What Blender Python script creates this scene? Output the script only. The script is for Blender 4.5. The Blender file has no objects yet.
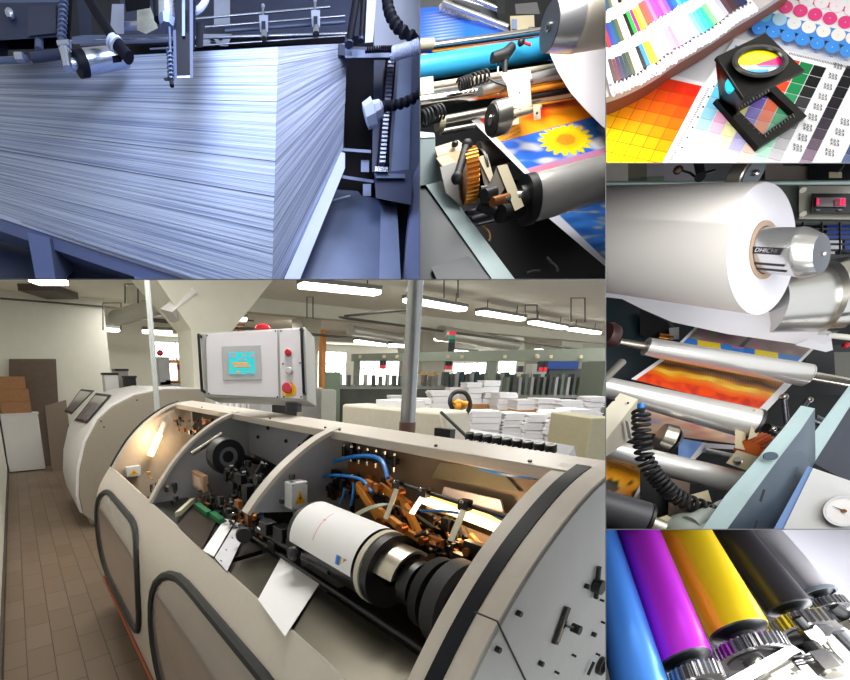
import bpy, bmesh, math, random
from mathutils import Vector, Matrix
random.seed(7)
R=math.radians; PI=math.pi
SC=bpy.context.scene; COL=SC.collection
# ---------- camera and sight geometry ----------
FP=430.0; PX,PY=302.0,480.0; YAW=R(33.3); PIT=R(13.6); H=2.07
RV=Vector((math.cos(YAW),-math.sin(YAW),0)); F0=Vector((math.sin(YAW),math.cos(YAW),0)); ZV=Vector((0,0,1))
FV=F0*math.cos(PIT)-ZV*math.sin(PIT); UV_=F0*math.sin(PIT)+ZV*math.cos(PIT)
CAM=Vector((0,0,H))
def ray(x,y): return FV+RV*((x-PX)/FP)-UV_*((y-PY)/FP)
def V(x,y,d): return CAM+ray(x,y)*d
def onX(x,y,X): d=ray(x,y); return CAM+d*(X/d.x)
def onY(x,y,Y): d=ray(x,y); return CAM+d*(Y/d.y)
def onZ(x,y,Z): d=ray(x,y); return CAM+d*((Z-H)/d.z)
def proj(P):
    q=P-CAM; z=q.dot(FV); return (PX+FP*q.dot(RV)/z, PY-FP*q.dot(UV_)/z)
class Plane:
    def __init__(s,a,b,c):
        s.o=V(*a); s.n=(V(*b)-s.o).cross(V(*c)-s.o).normalized()
        if s.n.dot(CAM-s.o)<0: s.n=-s.n
    def __call__(s,x,y,h=0):
        d=ray(x,y); return CAM+d*(((s.o+s.n*h)-CAM).dot(s.n)/d.dot(s.n))
def rpx(P,ax,h):
    n=ax.cross(P-CAM).normalized(); e=1e-4
    a=Vector(proj(P)); b=Vector(proj(P+n*e)); c=Vector(proj(P+ax.normalized()*e))-a
    if c.length<1e-9: return h/((b-a).length/e)
    c.normalize(); w=b-a; w=(w-c*w.dot(c)).length/e
    return h/w
# ---------- materials ----------
def lin(c):
    if isinstance(c,str):
        c=[int(c[i:i+2],16)/255 for i in (0,2,4)]
    return tuple((v/12.92 if v<=.04045 else ((v+.055)/1.055)**2.4) for v in c)
MC={}
def M(name,c='808080',r=.5,m=0,nz=.06,sc=30,bump=0,em=0,emc=None,alpha=1,trans=0,spec=.5,coat=0):
    if name in MC: return MC[name]
    mt=bpy.data.materials.new(name); mt.use_nodes=True; nt=mt.node_tree; b=nt.nodes['Principled BSDF']
    c=lin(c); b.inputs['Roughness'].default_value=r; b.inputs['Metallic'].default_value=m
    b.inputs['Coat Weight'].default_value=coat; b.inputs['Specular IOR Level'].default_value=spec
    if nz or bump:
        tc=nt.nodes.new('ShaderNodeTexCoord'); n=nt.nodes.new('ShaderNodeTexNoise'); n.inputs['Scale'].default_value=sc; n.inputs['Detail'].default_value=3
        nt.links.new(tc.outputs['Object'],n.inputs['Vector'])
        mx=nt.nodes.new('ShaderNodeMix'); mx.data_type='RGBA'
        mx.inputs['A'].default_value=(*[v*(1-nz*1.6) for v in c],1); mx.inputs['B'].default_value=(*[min(1,v*(1+nz*1.6)) for v in c],1)
        nt.links.new(n.outputs['Fac'],mx.inputs['Factor']); nt.links.new(mx.outputs['Result'],b.inputs['Base Color'])
        if bump:
            bp=nt.nodes.new('ShaderNodeBump'); bp.inputs['Strength'].default_value=bump; bp.inputs['Distance'].default_value=.002
            nt.links.new(n.outputs['Fac'],bp.inputs['Height']); nt.links.new(bp.outputs['Normal'],b.inputs['Normal'])
    else: b.inputs['Base Color'].default_value=(*c,1)
    if em: b.inputs['Emission Color'].default_value=(*lin(emc or 'ffffff'),1); b.inputs['Emission Strength'].default_value=em
    if alpha<1: b.inputs['Alpha'].default_value=alpha
    if trans: b.inputs['Transmission Weight'].default_value=trans
    MC[name]=mt; return mt
def MV(name,r=.4,m=0,coat=0,spec=.3):      # printed sheet: colour comes from the print stored on the mesh
    if name in MC: return MC[name]
    mt=bpy.data.materials.new(name); mt.use_nodes=True; nt=mt.node_tree; b=nt.nodes['Principled BSDF']
    a=nt.nodes.new('ShaderNodeVertexColor'); a.layer_name='print'
    nt.links.new(a.outputs['Color'],b.inputs['Base Color']); b.inputs['Roughness'].default_value=r; b.inputs['Metallic'].default_value=m
    b.inputs['Coat Weight'].default_value=coat; b.inputs['Specular IOR Level'].default_value=spec
    MC[name]=mt; return mt
# ---------- mesh builder ----------
CLIP=None
def set_panel(x0,y0,x1,y1,ix0=False,iy0=False,ix1=False,iy1=False):
    global CLIP
    c=ray((x0+x1)/2,(y0+y1)/2); CLIP=[]
    for on,a,b in ((ix0,(x0,y0),(x0,y1)),(ix1,(x1,y0),(x1,y1)),(iy0,(x0,y0),(x1,y0)),(iy1,(x0,y1),(x1,y1))):
        if on:
            n=ray(*a).cross(ray(*b)).normalized()
            if n.dot(c)<0: n=-n
            CLIP.append(n)
def basis(ax):
    ax=ax.normalized(); u=ax.orthogonal().normalized(); return u,ax.cross(u)
class MB:
    def __init__(s): s.v=[]; s.f=[]; s.mi=[]; s.m=0; s.c=None; s.uv={}
    def face(s,idx): s.f.append(idx); s.mi.append(s.m)
    def poly(s,pts):
        n=len(s.v); s.v+= [Vector(p) for p in pts]; s.face(list(range(n,n+len(pts)))); return s
    def hexa(s,a,b):   # two loops of equal length -> closed solid
        n=len(s.v); k=len(a); s.v+=[Vector(p) for p in a]+[Vector(p) for p in b]
        s.face(list(range(n,n+k))[::-1]); s.face(list(range(n+k,n+2*k)))
        for i in range(k): j=(i+1)%k; s.face([n+i,n+j,n+k+j,n+k+i])
        return s
    def box(s,x0,x1,y0,y1,z0,z1):
        return s.hexa([(x0,y0,z0),(x1,y0,z0),(x1,y1,z0),(x0,y1,z0)],[(x0,y0,z1),(x1,y0,z1),(x1,y1,z1),(x0,y1,z1)])
    def obox(s,c,ax,ay,az):  # centre, half vectors
        c=Vector(c); P=lambda i,j,k:c+ax*i+ay*j+az*k
        return s.hexa([P(-1,-1,-1),P(1,-1,-1),P(1,1,-1),P(-1,1,-1)],[P(-1,-1,1),P(1,-1,1),P(1,1,1),P(-1,1,1)])
    def ext(s,pts,vec):
        vec=Vector(vec); return s.hexa([Vector(p) for p in pts],[Vector(p)+vec for p in pts])
    def loft(s,loops,closed=True,caps=True):
        n=len(s.v); k=len(loops[0])
        for l in loops: s.v+=[Vector(p) for p in l]
        for a in range(len(loops)-1):
            for i in range(k if closed else k-1):
                j=(i+1)%k; s.face([n+a*k+i,n+a*k+j,n+(a+1)*k+j,n+(a+1)*k+i])
        if caps and closed: s.face(list(range(n,n+k))[::-1]); m=n+(len(loops)-1)*k; s.face(list(range(m,m+k)))
        return s
    def ring(s,p,u,w,r,n,ph=0): return [p+u*(r*math.cos(2*PI*i/n+ph))+w*(r*math.sin(2*PI*i/n+ph)) for i in range(n)]
    def lathe(s,p,ax,prof,n=28,ph=0,caps=True):  # prof [(t,r)]
        ax=Vector(ax).normalized(); u,w=basis(ax); p=Vector(p)
        return s.loft([s.ring(p+ax*t,u,w,max(r,1e-5),n,ph) for t,r in prof],caps=caps)
    def cyl(s,a,b,r,r2=None,n=24,ch=0):
        a=Vector(a); b=Vector(b); L=(b-a).length; r2=r if r2 is None else r2
        if ch: pr=[(0,r-ch),(ch,r),(L-ch,r2),(L,r2-ch)]
        else: pr=[(0,r),(L,r2)]
        return s.lathe(a,b-a,pr,n)
    def hollow(s,a,b,r,ri,n=32):
        a=Vector(a); b=Vector(b); L=(b-a).length
        return s.lathe(a,b-a,[(0,ri),(0,r),(L,r),(L,ri),(0,ri)],n,caps=False)
    def tube(s,pts,r,n=10):
        pts=[Vector(p) for p in pts]; loops=[]; u=None
        for i,p in enumerate(pts):
            t=(pts[min(i+1,len(pts)-1)]-pts[max(i-1,0)]).normalized()
            if u is None: u=t.orthogonal().normalized()
            u=(u-t*u.dot(t)).normalized(); w=t.cross(u); rr=r[i] if isinstance(r,(list,tuple)) else r
            loops.append(s.ring(p,u,w,rr,n))
        return s.loft(loops)
    def sph(s,c,r,n=16,ax=None,sq=1):
        ax=Vector(ax or (0,0,1)).normalized(); k=n//2
        return s.lathe(Vector(c)-ax*r*sq,ax,[(r*sq*(1-math.cos(PI*i/k)),r*math.sin(PI*i/k)) for i in range(k+1)],n)
    def helix(s,path,R_,r,turns,n=7,k=14):
        pts=[Vector(p) for p in path]; N=int(turns*k); out=[]
        def at(t):
            q=t*(len(pts)-1); i=min(int(q),len(pts)-2); return pts[i].lerp(pts[i+1],q-i),(pts[min(i+1,len(pts)-1)]-pts[i]).normalized()
        u=(pts[-1]-pts[0]).orthogonal().normalized()
        for j in range(N+1):
            c,t=at(j/N); uu=(u-t*u.dot(t)).normalized(); w=t.cross(uu); a=2*PI*j/k
            out.append(c+uu*R_*math.cos(a)+w*R_*math.sin(a))
        return s.tube(out,r,n)
    def grid(s,fn,nu,nv,col=None,double=False):
        n=len(s.v)
        if col is not None and s.c is None: s.c={}
        for j in range(nv+1):
            for i in range(nu+1):
                s.v.append(Vector(fn(i/nu,j/nv)))
                if col is not None: s.c[len(s.v)-1]=col(i/nu,j/nv)
                s.uv[len(s.v)-1]=(i/nu,j/nv)
        for j in range(nv):
            for i in range(nu):
                a=n+j*(nu+1)+i; s.face([a,a+1,a+nu+2,a+nu+1])
        return s
    def build(s,name,mats,parent=None,label=None,cat=None,group=None,kind=None,ang=35,bevel=0,solid=0):
        if not isinstance(mats,(list,tuple)): mats=[mats]
        bm=bmesh.new()
        cl=bm.verts.layers.float_color.new('print') if s.c else None
        uvl=bm.loops.layers.uv.new('UVMap') if s.uv else None
        vs=[bm.verts.new(p) for p in s.v]
        if cl:
            for i,v in enumerate(vs): q=s.c.get(i,(1,1,1)); v[cl]=(*q[:3],1)
        for idx,m in zip(s.f,s.mi):
            try: f=bm.faces.new([vs[i] for i in idx])
            except ValueError: continue
            f.material_index=m; f.smooth=True
            if uvl:
                for l,i in zip(f.loops,idx): l[uvl].uv=s.uv.get(i,(0,0))
        bmesh.ops.remove_doubles(bm,verts=bm.verts,dist=1e-6)
        bmesh.ops.recalc_face_normals(bm,faces=bm.faces)
        if CLIP:
            for n in CLIP:
                g=bm.verts[:]+bm.edges[:]+bm.faces[:]
                bmesh.ops.bisect_plane(bm,geom=g,plane_co=CAM,plane_no=n,clear_inner=True)
            if not bm.faces: bm.free(); return None
        me=bpy.data.meshes.new(name); bm.to_mesh(me); bm.free()
        for m in mats: me.materials.append(m)
        me.set_sharp_from_angle(angle=R(ang))
        o=bpy.data.objects.new(name,me); COL.objects.link(o)
        if bevel:
            b=o.modifiers.new('b','BEVEL'); b.width=bevel; b.segments=2; b.limit_method='ANGLE'; b.angle_limit=R(40)
        if solid:
            b=o.modifiers.new('s','SOLIDIFY'); b.thickness=solid; b.offset=0
        if parent is not None: o.parent=parent
        tag(o,label,cat,group,kind); return o
def tag(o,label=None,cat=None,group=None,kind=None):
    if label: o['label']=label
    if cat: o['category']=cat
    if group: o['group']=group
    if kind: o['kind']=kind
    return o
def thing(name,label,cat,group=None):
    o=bpy.data.objects.new(name,None); COL.objects.link(o); o.empty_display_size=.05
    return tag(o,label,cat,group)
def desc(o):
    out=[]
    for c in o.children: out.append(c); out+=desc(c)
    return out
DONE=set()
def rebase(o):
    if o.name in DONE: return
    DONE.add(o.name)
    ms=[c for c in [o]+desc(o) if c.type=='MESH']
    if not ms:
        if o.type=='EMPTY' and not o.children: bpy.data.objects.remove(o)
        return
    ps=[v.co for m in ms for v in m.data.vertices]
    lo=[min(p[i] for p in ps) for i in range(3)]; hi=[max(p[i] for p in ps) for i in range(3)]
    off=Vector(((lo[0]+hi[0])/2,(lo[1]+hi[1])/2,lo[2]))
    for me in {m.data for m in ms}: me.transform(Matrix.Translation(-off))
    o.location=off
def dup(root,loc,label=None,group=None,rz=None,scale=None):
    def cp(o,par):
        c=o.copy(); COL.objects.link(c)
        if par is not None: c.parent=par
        for ch in o.children: cp(ch,c)
        return c
    r=cp(root,None); DONE.add(r.name); r.location=loc
    if rz is not None: r.rotation_euler.z=rz
    if scale: r.scale=scale
    if label: r['label']=label
    if group: r['group']=group
    return r
def one(mb,name,mat,label,cat,group=None,**k): return mb.build(name,mat,None,label,cat,group,**k)
def rod(a,b,h,h2=None,n=24,ch=0,mb=None):      # round bar between two sighted points (x,y,depth), half widths seen
    p=V(*a); q=V(*b); ax=q-p; r=rpx(p,ax,h); r2=rpx(q,ax,h if h2 is None else h2)
    return (mb or MB()).cyl(p,q,r,r2,n,ch)
def catmull(P,n=6):
    P=[Vector(p) for p in P]; out=[]
    for i in range(len(P)-1):
        a=P[max(i-1,0)]; b=P[i]; c=P[i+1]; d=P[min(i+2,len(P)-1)]
        for k in range(n):
            t=k/n; out.append(.5*((2*b)+(c-a)*t+(2*a-5*b+4*c-d)*t*t+(3*b-a-3*c+d)*t**3))
    out.append(P[-1]); return out
def text_mesh(body,size,origin,ux,uy,name,mat,parent=None,depth=.0005):
    cu=bpy.data.curves.new(name,'FONT'); cu.body=body; cu.size=size; cu.extrude=depth; cu.align_x='CENTER'; cu.align_y='CENTER'; cu.resolution_u=2
    t=bpy.data.objects.new(name+'_tmp',cu); COL.objects.link(t)
    dg=bpy.context.evaluated_depsgraph_get(); me=bpy.data.meshes.new_from_object(t.evaluated_get(dg)); bpy.data.objects.remove(t)
    ux=Vector(ux).normalized(); uy=Vector(uy).normalized(); uz=ux.cross(uy); m=Matrix((ux,uy,uz)).transposed().to_4x4(); m.translation=Vector(origin)
    me.transform(m); me.materials.clear(); me.materials.append(mat); o=bpy.data.objects.new(name,me); COL.objects.link(o)
    if parent is not None: o.parent=parent
    return o
cam=bpy.data.cameras.new('camera'); co=bpy.data.objects.new('camera',cam); COL.objects.link(co); SC.camera=co
cam.sensor_width=36; cam.lens=36*FP/850; cam.shift_x=(425-PX)/850; cam.shift_y=(PY-340)/850; cam.clip_start=.01
co.location=CAM; co.rotation_euler=(PI/2-PIT,0,-YAW)
def dep(a,b,c):     # depth of sight point b so that the bar a->b leans away from the viewer by cosine c
    p=V(*a); rn=(p-CAM).normalized(); best=None
    for k in range(-400,401):
        d=a[2]+k*.001
        if d<.2: continue
        v=V(b[0],b[1],d)-p
        if v.length<1e-6: continue
        e=abs(v.dot(rn)/v.length-c)
        if best is None or e<best[0]: best=(e,d)
    return best[1]
def rodc(a,b,c,h,h2=None,n=24,ch=0,mb=None): return rod(a,(b[0],b[1],dep(a,b,c)),h,h2,n,ch,mb)
def ext2(a,b,c): return (b[0],b[1],dep(a,b,c))
# ---------- shared materials ----------
paint=M('machine_paint','c3bbb3',.42,0,.03,40); paint2=M('grey_beige_paint','b9b1a2',.5,0,.04,40)
greyp=M('grey_paint','a9abad',.45,0,.04,30); rubber=M('black_rubber','121417',.55,0,.1,60); blk=M('black_plastic','17181b',.4,0,.1,40)
steel=M('brushed_steel','b5b0a5',.3,1,.08,60); chrome=M('polished_steel','d8d6d2',.16,1,.03,20); darksteel=M('dark_steel','4a4a4c',.4,1,.15,40)
white=M('white_paint','e8e8ea',.4,0,.02,20); wallm=M('wall_plaster','e2e1d6',.9,0,.03,6); paperm=M('white_paper','efeff3',.7,0,.02,20)
blue=M('blue_hose','1c78d0',.35,0,.05,20); orange=M('orange_enamel','d98a2c',.4,0,.1,30); red=M('red_plastic','c8142c',.35,0,.03,20)
yel=M('yellow_plastic','f0b414',.4,0,.03,20); board=M('brown_board','6b5d52',.8,0,.12,12); card=M('cardboard','a87b58',.85,0,.12,18)
tan=M('tan_wood','b98a55',.7,0,.15,15); glassd=M('smoked_window','928781',.12,0,.03,8,coat=.6)
tube_em=M('lamp_tube_glow','ffffff',.5,0,0,em=9,emc='fffdf0'); warm_em=M('warm_lamp_glow','ffe0a0',.5,0,0,em=5,emc='ffdc9a')
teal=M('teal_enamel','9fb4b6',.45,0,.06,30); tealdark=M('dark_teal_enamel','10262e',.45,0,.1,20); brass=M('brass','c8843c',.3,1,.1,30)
beige=M('beige_metal','b3a98f',.45,.2,.06,40); black=M('matt_black','060608',.8,0,.1,30)
def tile_floor():
    mt=bpy.data.materials.new('floor_tiles'); mt.use_nodes=True; nt=mt.node_tree; b=nt.nodes['Principled BSDF']; L=nt.links.new
    g=nt.nodes.new('ShaderNodeNewGeometry'); mp=nt.nodes.new('ShaderNodeMapping'); mp.inputs['Rotation'].default_value=(0,0,-PI/2); L(g.outputs['Position'],mp.inputs['Vector'])
    br=nt.nodes.new('ShaderNodeTexBrick'); br.offset=.5; br.inputs['Scale'].default_value=1; br.inputs['Brick Width'].default_value=.38; br.inputs['Row Height'].default_value=.177
    br.inputs['Mortar Size'].default_value=.004; br.inputs['Mortar Smooth'].default_value=.3
    br.inputs['Color1'].default_value=(*lin('7d6b5c'),1); br.inputs['Color2'].default_value=(*lin('72604f'),1); br.inputs['Mortar'].default_value=(*lin('463b32'),1); L(mp.outputs['Vector'],br.inputs['Vector'])
    n=nt.nodes.new('ShaderNodeTexNoise'); n.inputs['Scale'].default_value=3; L(g.outputs['Position'],n.inputs['Vector'])
    mx=nt.nodes.new('ShaderNodeMix'); mx.data_type='RGBA'; mx.blend_type='MULTIPLY'; mx.inputs['Factor'].default_value=.35; L(br.outputs['Color'],mx.inputs['A']); L(n.outputs['Color'],mx.inputs['B'])
    L(br.outputs['Color'],b.inputs['Base Color']); b.inputs['Roughness'].default_value=.45
    bp=nt.nodes.new('ShaderNodeBump'); bp.inputs['Strength'].default_value=.3; bp.inputs['Distance'].default_value=.002; bp.invert=True
    L(br.outputs['Fac'],bp.inputs['Height']); L(bp.outputs['Normal'],b.inputs['Normal']); return mt
# =====================================================================
# PRINTING HALL seen through the largest opening
# =====================================================================
CLIP=None
X0,X1,Y0,Y1,ZC=-.34,24.0,-1.2,21.0,3.85
S='structure'
MB().box(X0,X1,Y0,Y1,-.1,0).build('floor',tile_floor(),kind=S)
MB().box(X0-.1,X1,Y0,Y1,ZC,ZC+.1).build('ceiling',M('ceiling_paint','efece0',.9,0,.03,4),kind=S)
MB().box(X0-.15,X0,Y0,11.7,0,ZC).build('wall_left',wallm,kind=S)
MB().box(X0-.15,2.05,11.7,11.95,0,ZC).build('wall_front_left',wallm,kind=S)
MB().box(1.95,2.05,11.95,15,0,ZC).build('wall_return',wallm,kind=S)
MB().box(2.05,onY(152,360,15).x,15,15.2,0,ZC).build('wall_middle',wallm,kind=S)
MB().box(X0,X0+.02,Y0,11.7,0,.1).build('baseboard_left',M('dark_baseboard','4c443e',.6),kind=S)
# far wall with window openings
def wall_open(axis,c,a0,a1,z0,z1,wins,t,name):
    m=MB()
    def bx(p,q,r,s_):
        if axis=='Y': m.box(p,q,c,c+t,r,s_)
        else: m.box(c,c+t,p,q,r,s_)
    wins=sorted(wins); p=a0
    for w0,w1,h0,h1 in wins:
        bx(p,w0,z0,z1); bx(w0,w1,z0,h0); bx(w0,w1,h1,z1); p=w1
    bx(p,a1,z0,z1); return m.build(name,wallm,kind=S)
xw=lambda x:onY(x,360,Y1).x
bw=[(xw(154),xw(199),1.3,3.65),(xw(314),xw(347),1.3,3.5),(xw(354),xw(402),1.2,3.2)]
wall_open('Y',Y1,X0,X1,0,ZC,bw,.2,'wall_back')
yw=lambda x:onX(x,370,X1).y
rw=[(-.8,2.2,1.2,3.2),(3.6,6.6,1.2,3.2),(yw(548),yw(522),1.2,3.1),(yw(516),yw(497),1.2,3.0),(yw(490),yw(452),1.2,2.9),(yw(444),yw(424),1.2,2.9)]
wall_open('X',X1,Y0,Y1,0,ZC,rw,.2,'wall_right')
frm=M('window_frame_paint','e4e6e4',.5); pane=M('window_glass','eef6f6',.05,0,0,em=6,emc='f2f6f4')
wn=0
for ax,c,ws in (('Y',Y1,bw),('X',X1,rw)):
    for w0,w1,h0,h1 in ws:
        wn+=1; m=MB()
        def bx(mm,p,q,r,s_,d0=.02,d1=.1):
            if ax=='Y': mm.box(p,q,c+d0,c+d1,r,s_)
            else: mm.box(c+d0,c+d1,p,q,r,s_)
        n=int((w1-w0)/.8)
        for i in range(n+1): x=w0+(w1-w0-.06)*i/n; bx(m,x,x+.06,h0,h1)
        for z in (h0,h0+(h1-h0)*.65,h1-.06): bx(m,w0,w1,z,z+.06)
        o=m.build('window_%d'%wn,frm,kind=S); g=MB(); bx(g,w0,w1,h0,h1,.05,.056); g.build('glass',pane,parent=o)
# ceiling beams, pipes
bm_=M('beam_paint','d2d0c2',.85,0,.03,5); pipe=M('conduit_grey','5d5d58',.5,.3); pipel=M('light_duct','b9b8ae',.4,.4)
for i,(y,) in enumerate([(9.6,),(15.5,)]):
    MB().box(2.06 if y>11 else 2.2,X1,y,y+.35,ZC-.32,ZC).build('trim_%d'%(i+1),bm_,kind=S)
one(MB().tube([(X0,11.6,3.66),(2.3,11.6,3.66),(6,11.65,3.6)],.02),'ceiling_conduit',pipe,'thin dark conduit running along the top of the far left wall','conduit')
for i,(a,b,l) in enumerate([((152,320,7.5),(352,338,13),'long grey conduit passing behind the control panel towards the windows'),((300,312,11),(600,352,16),'dark overhead pipe above the windows right of the grey pole'),((345,316,9),(412,309,7),'thin pipe branching left of the grey pole')]):
    one(MB().tube([V(*a),V(*b)],.035 if i<2 else .025),'overhead_pipe',pipe,l,'pipe','overhead pipes under the ceiling')
# columns with flared head
def column(px0,px1,yy,Y,flare,label):
    a=onY(px0,yy,Y); b=onY(px1,yy,Y); w=b.x-a.x; m=MB(); x0,x1=a.x,b.x
    L=lambda z,e:[(x0-e,Y-e*.3,z),(x1+e,Y-e*.3,z),(x1+e,Y+w+e*.3,z),(x0-e,Y+w+e*.3,z)]
    m.loft([L(0,0),L(2.75,0),L(ZC,flare)]); return m
one(column(192,232,345,6.6,.9,''),'pillar',bm_,'broad plaster pillar with a flared head behind the white control panel','pillar')
one(column(424,446,350,13,.25,''),'pillar',bm_,'pale square pillar just right of the tall grey pole','pillar')
one(column(556,574,390,10,.15,''),'pillar',bm_,'pale pillar at the right near the blue machine panel','pillar')
one(column(304,318,370,12,.1,''),'pillar',bm_,'pale pillar directly right of the white control panel','pillar')
# poles
pm=M('grey_pole','9a9c9e',.35,.7,.1,20); cl=M('rust_collar','7d5f57',.7)
p=thing('support_pole','tall grey steel pole rising behind the open machine to the ceiling','pole')
a=onX(407,432,1.62); MB().cyl((a.x,a.y,0),(a.x,a.y,ZC),.036).build('pole',pm,p); MB().cyl((a.x,a.y,a.z-.02),(a.x,a.y,a.z+.05),.04).build('collar',cl,p)
p=thing('support_pole','thin pale steel pole left of the control panel','pole')
a=onY(155,380,5.2); MB().cyl((a.x,a.y,0),(a.x,a.y,ZC),.032).build('pole',M('pale_pole','c6cbcb',.35,.6),p); MB().cyl((a.x,a.y,0),(a.x,a.y,.05),.08).build('foot_plate',pm,p)
for x,y0,y1,Y,l in ((322,308,386,12.2,'slim orange pole right of the control panel'),(241,308,330,12.2,'orange pole showing above the control panel')):
    a=onY(x,y1,Y); one(MB().box(a.x-.09,a.x+.09,a.y-.09,a.y+.09,0,ZC-.3),'orange_pole',orange,l,'pole')
# fluorescent lights
body=M('lamp_body','6f716c',.5,0)
def hall_light(a,b,w,label,grp,hang=True,z=3.57):
    p=onZ(*a,z-2.07+H) if False else onZ(a[0],a[1],z); q=onZ(b[0],b[1],z); t=thing('ceiling_light',label,'light',grp); d=(q-p).normalized()
    s_=d.cross(ZV)*w
    MB().ext([p-s_*.9+ZV*.0,p+s_*.9,q+s_*.9,q-s_*.9],(0,0,.07)).build('housing',body,t)
    MB().obox((p+q)/2-ZV*.03,(q-p)/2,s_*.8,ZV*.045).build('tube',tube_em,t,bevel=.03)
    if hang:
        for k in (.15,.85):
            c=p.lerp(q,k); MB().cyl(c+ZV*.06,(c.x,c.y,ZC),.012,n=8).build('hanger',pipe,t)
g='fluorescent lights in the row above the machines'
for i,(a,b) in enumerate([((300,283),(378,291)),((407,298),(463,308)),((480,311),(522,318)),((532,321),(564,327)),((571,328),(598,332))]):
    hall_light(a,b,.15,['nearest fluorescent light of the right-hand row, cut by the top edge','fluorescent light crossed by the tall grey pole','third fluorescent light of the row, right of the tall pole','fourth fluorescent light of the row, over the grey beam','last and smallest fluorescent light of the row at the right'][i],g)
g='distant fluorescent lights'
for a,b,z,l in (((142,330),(172,331),3.1,'short tube light left of the pillar above the far windows'),((104,328),(119,329),3.2,'short tube light by the end of the left wall'),((180,316),(199,317),3.3,'tube light just left of the flared pillar head'),((232,317),(246,318),3.3,'tube light between the pillar and the control panel'),((436,338),(464,341),3.2,'distant tube light right of the tall pole'),((452,350),(476,352),2.9,'low distant tube light above the grey beam'),((356,340),(384,344),3.1,'distant tube light left of the tall pole'),((390,344),(408,345),2.9,'faint distant tube light touching the tall pole'),((537,349),(553,351),2.8,'small distant tube light over the right part of the beam')):
    hall_light(a,b,.1,l,g,False,z)
hall_light((33,279),(64,279),.2,'fluorescent light over the left wall, cut by the top edge','',True,3.6)
# hanging wire frames
for i,(x0,x1,y0,y1,D) in enumerate([(125,138,284,303,7),(103,121,303,330,9),(307,313,297,318,9),(444,458,279,298,7.5),(525,537,305,320,9),(571,585,298,322,9)]):
    a=V(x0,y1,D); b=V(x0,y0,D); c=V(x1,y0,D); d=V(x1,y1,D); b.z=c.z=max(b.z,c.z)
    one(MB().tube([a,b,c,d],.014,6),'wire_hanger',pipe,['wire hanger bracket near the thin pale pole','wire hanger bracket over the end of the left wall','wire hanger bracket above the orange pole','wire hanger bracket right of the tall grey pole','wire hanger bracket over the row of lights','wire hanger bracket at the far right under the ceiling'][i],'hanger','wire hangers under the ceiling')
# ventilation duct, upper left
a=V(160,309,6.2); b=V(192,285,6.2)
one(MB().ext([a,V(172,312,6.2),V(196,292,6.2),b],FV*.5),'ventilation_duct',M('shiny_duct','e6e6e8',.25,.6),'shiny silver duct end hanging at the upper left of the pillar','duct')
for a,b,w,l in (((116,318,9),(168,303,7.2),.16,'pale ceiling duct left of the thin pole'),((440,333,13),(515,345,17),.22,'grey ventilation duct over the paper stacks'),((350,330,12),(400,338,15),.14,'grey duct behind the tall pole')):
    p,q=V(*a),V(*b); one(MB().cyl(p,q,w),'ceiling_duct',pipel,l,'duct')
one(MB().obox(V(49,288,9),RV*.35,F0*.5,ZV*.14),'ceiling_vent',M('vent_brown','4e4640',.6),'dark brown vent box under the ceiling at the upper left','vent')
# left side: boards, cabinet, cartons
cab=thing('storage_cabinet','low white cabinet against the far left wall with cartons on top','cabinet')
a=onZ(-30,474,0); b=onZ(43,470,0); Yc=11.2; xa,xb=-.33,onY(43,450,Yc).x; zt=onY(36,414,Yc).z
MB().box(xa+.02,xb,Yc,Yc+.40,.02,zt).build('body',white,cab,bevel=.01); MB().box(xa+.01,xb+.02,Yc-.02,Yc+.41,zt,zt+.03).build('top',white,cab)
one(MB().hexa([onY(q[0],q[1],11.63) for q in ((9,474),(62,474),(56,359),(9,359))],[onY(q[0],q[1],11.68) for q in ((9,474),(62,474),(56,359),(9,359))]),'leaning_board',board,'large brown board leaning on the left wall behind the cabinet','board')
a=onY(45,404,11.3); one(MB().ext([onY(45,406,11.3),onY(66,400,11.3),onY(75,473,10.9),onY(53,478,10.9)],(0,.06,0)),'leaning_board',M('pinkish_board','85766b',.8),'smaller greyish board between the cabinet and the far machine','board')
zc=zt+.03
for i,(x1,y0,y1,off) in enumerate([(30,402,414,0),(30,388,401,.0),(28,374,387,.02)]):
    h=(onY(10,y0,Yc).z-onY(10,y1,Yc).z); x=onY(x1,400,Yc).x
    t=thing('carton',['lowest brown carton on the white cabinet','middle brown carton on the white cabinet','topmost brown carton on the white cabinet'][i],'box','cartons on the cabinet')
    MB().box(xa+.05,x,Yc+.05+off,Yc+.33,zc,zc+h*.97).build('body',card,t,bevel=.005); MB().box(xa+.05,x,Yc+.15+off,Yc+.2+off,zc+h*.97,zc+h*.98).build('tape',M('brown_tape','7b5030',.4),t); zc+=h*.98
# far machine with arched hood
fm=thing('folding_machine','smaller beige machine with a rounded hood and two tinted windows behind the open one','machine')
Yf=6.35
def prf(px,Y=Yf): return [onY(x,y,Y) for x,y in px]
side=[(97,525),(83,514),(79,496),(80,470),(86,443),(98,420),(113,406),(135,395),(165,389),(205,389),(205,450),(205,512),(110,512)]
sd=prf(side)
hood_depth=Vector((0,1.5,0))
arch=[q for q in sd[:10]]
inner=Vector((0,.02,0))
MB().ext(sd,(0,.06,0)).build('side_plate',M('taupe_plate','8d8578',.5,0,.04,20),fm,bevel=.012)
# outer hood shell set back: white curved cover
cov=[(c.x+.0,c.z) for c in sd[1:10]]
m=MB(); m.loft([[(x-.03,Y,z+.015) for x,z in cov]+[(x+.05,Y,z-.06) for x,z in cov[::-1]] for Y in (Yf+.07,Yf+1.9)]); hood=m.build('hood',M('far_hood_white','e6e4e6',.4),fm)
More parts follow.
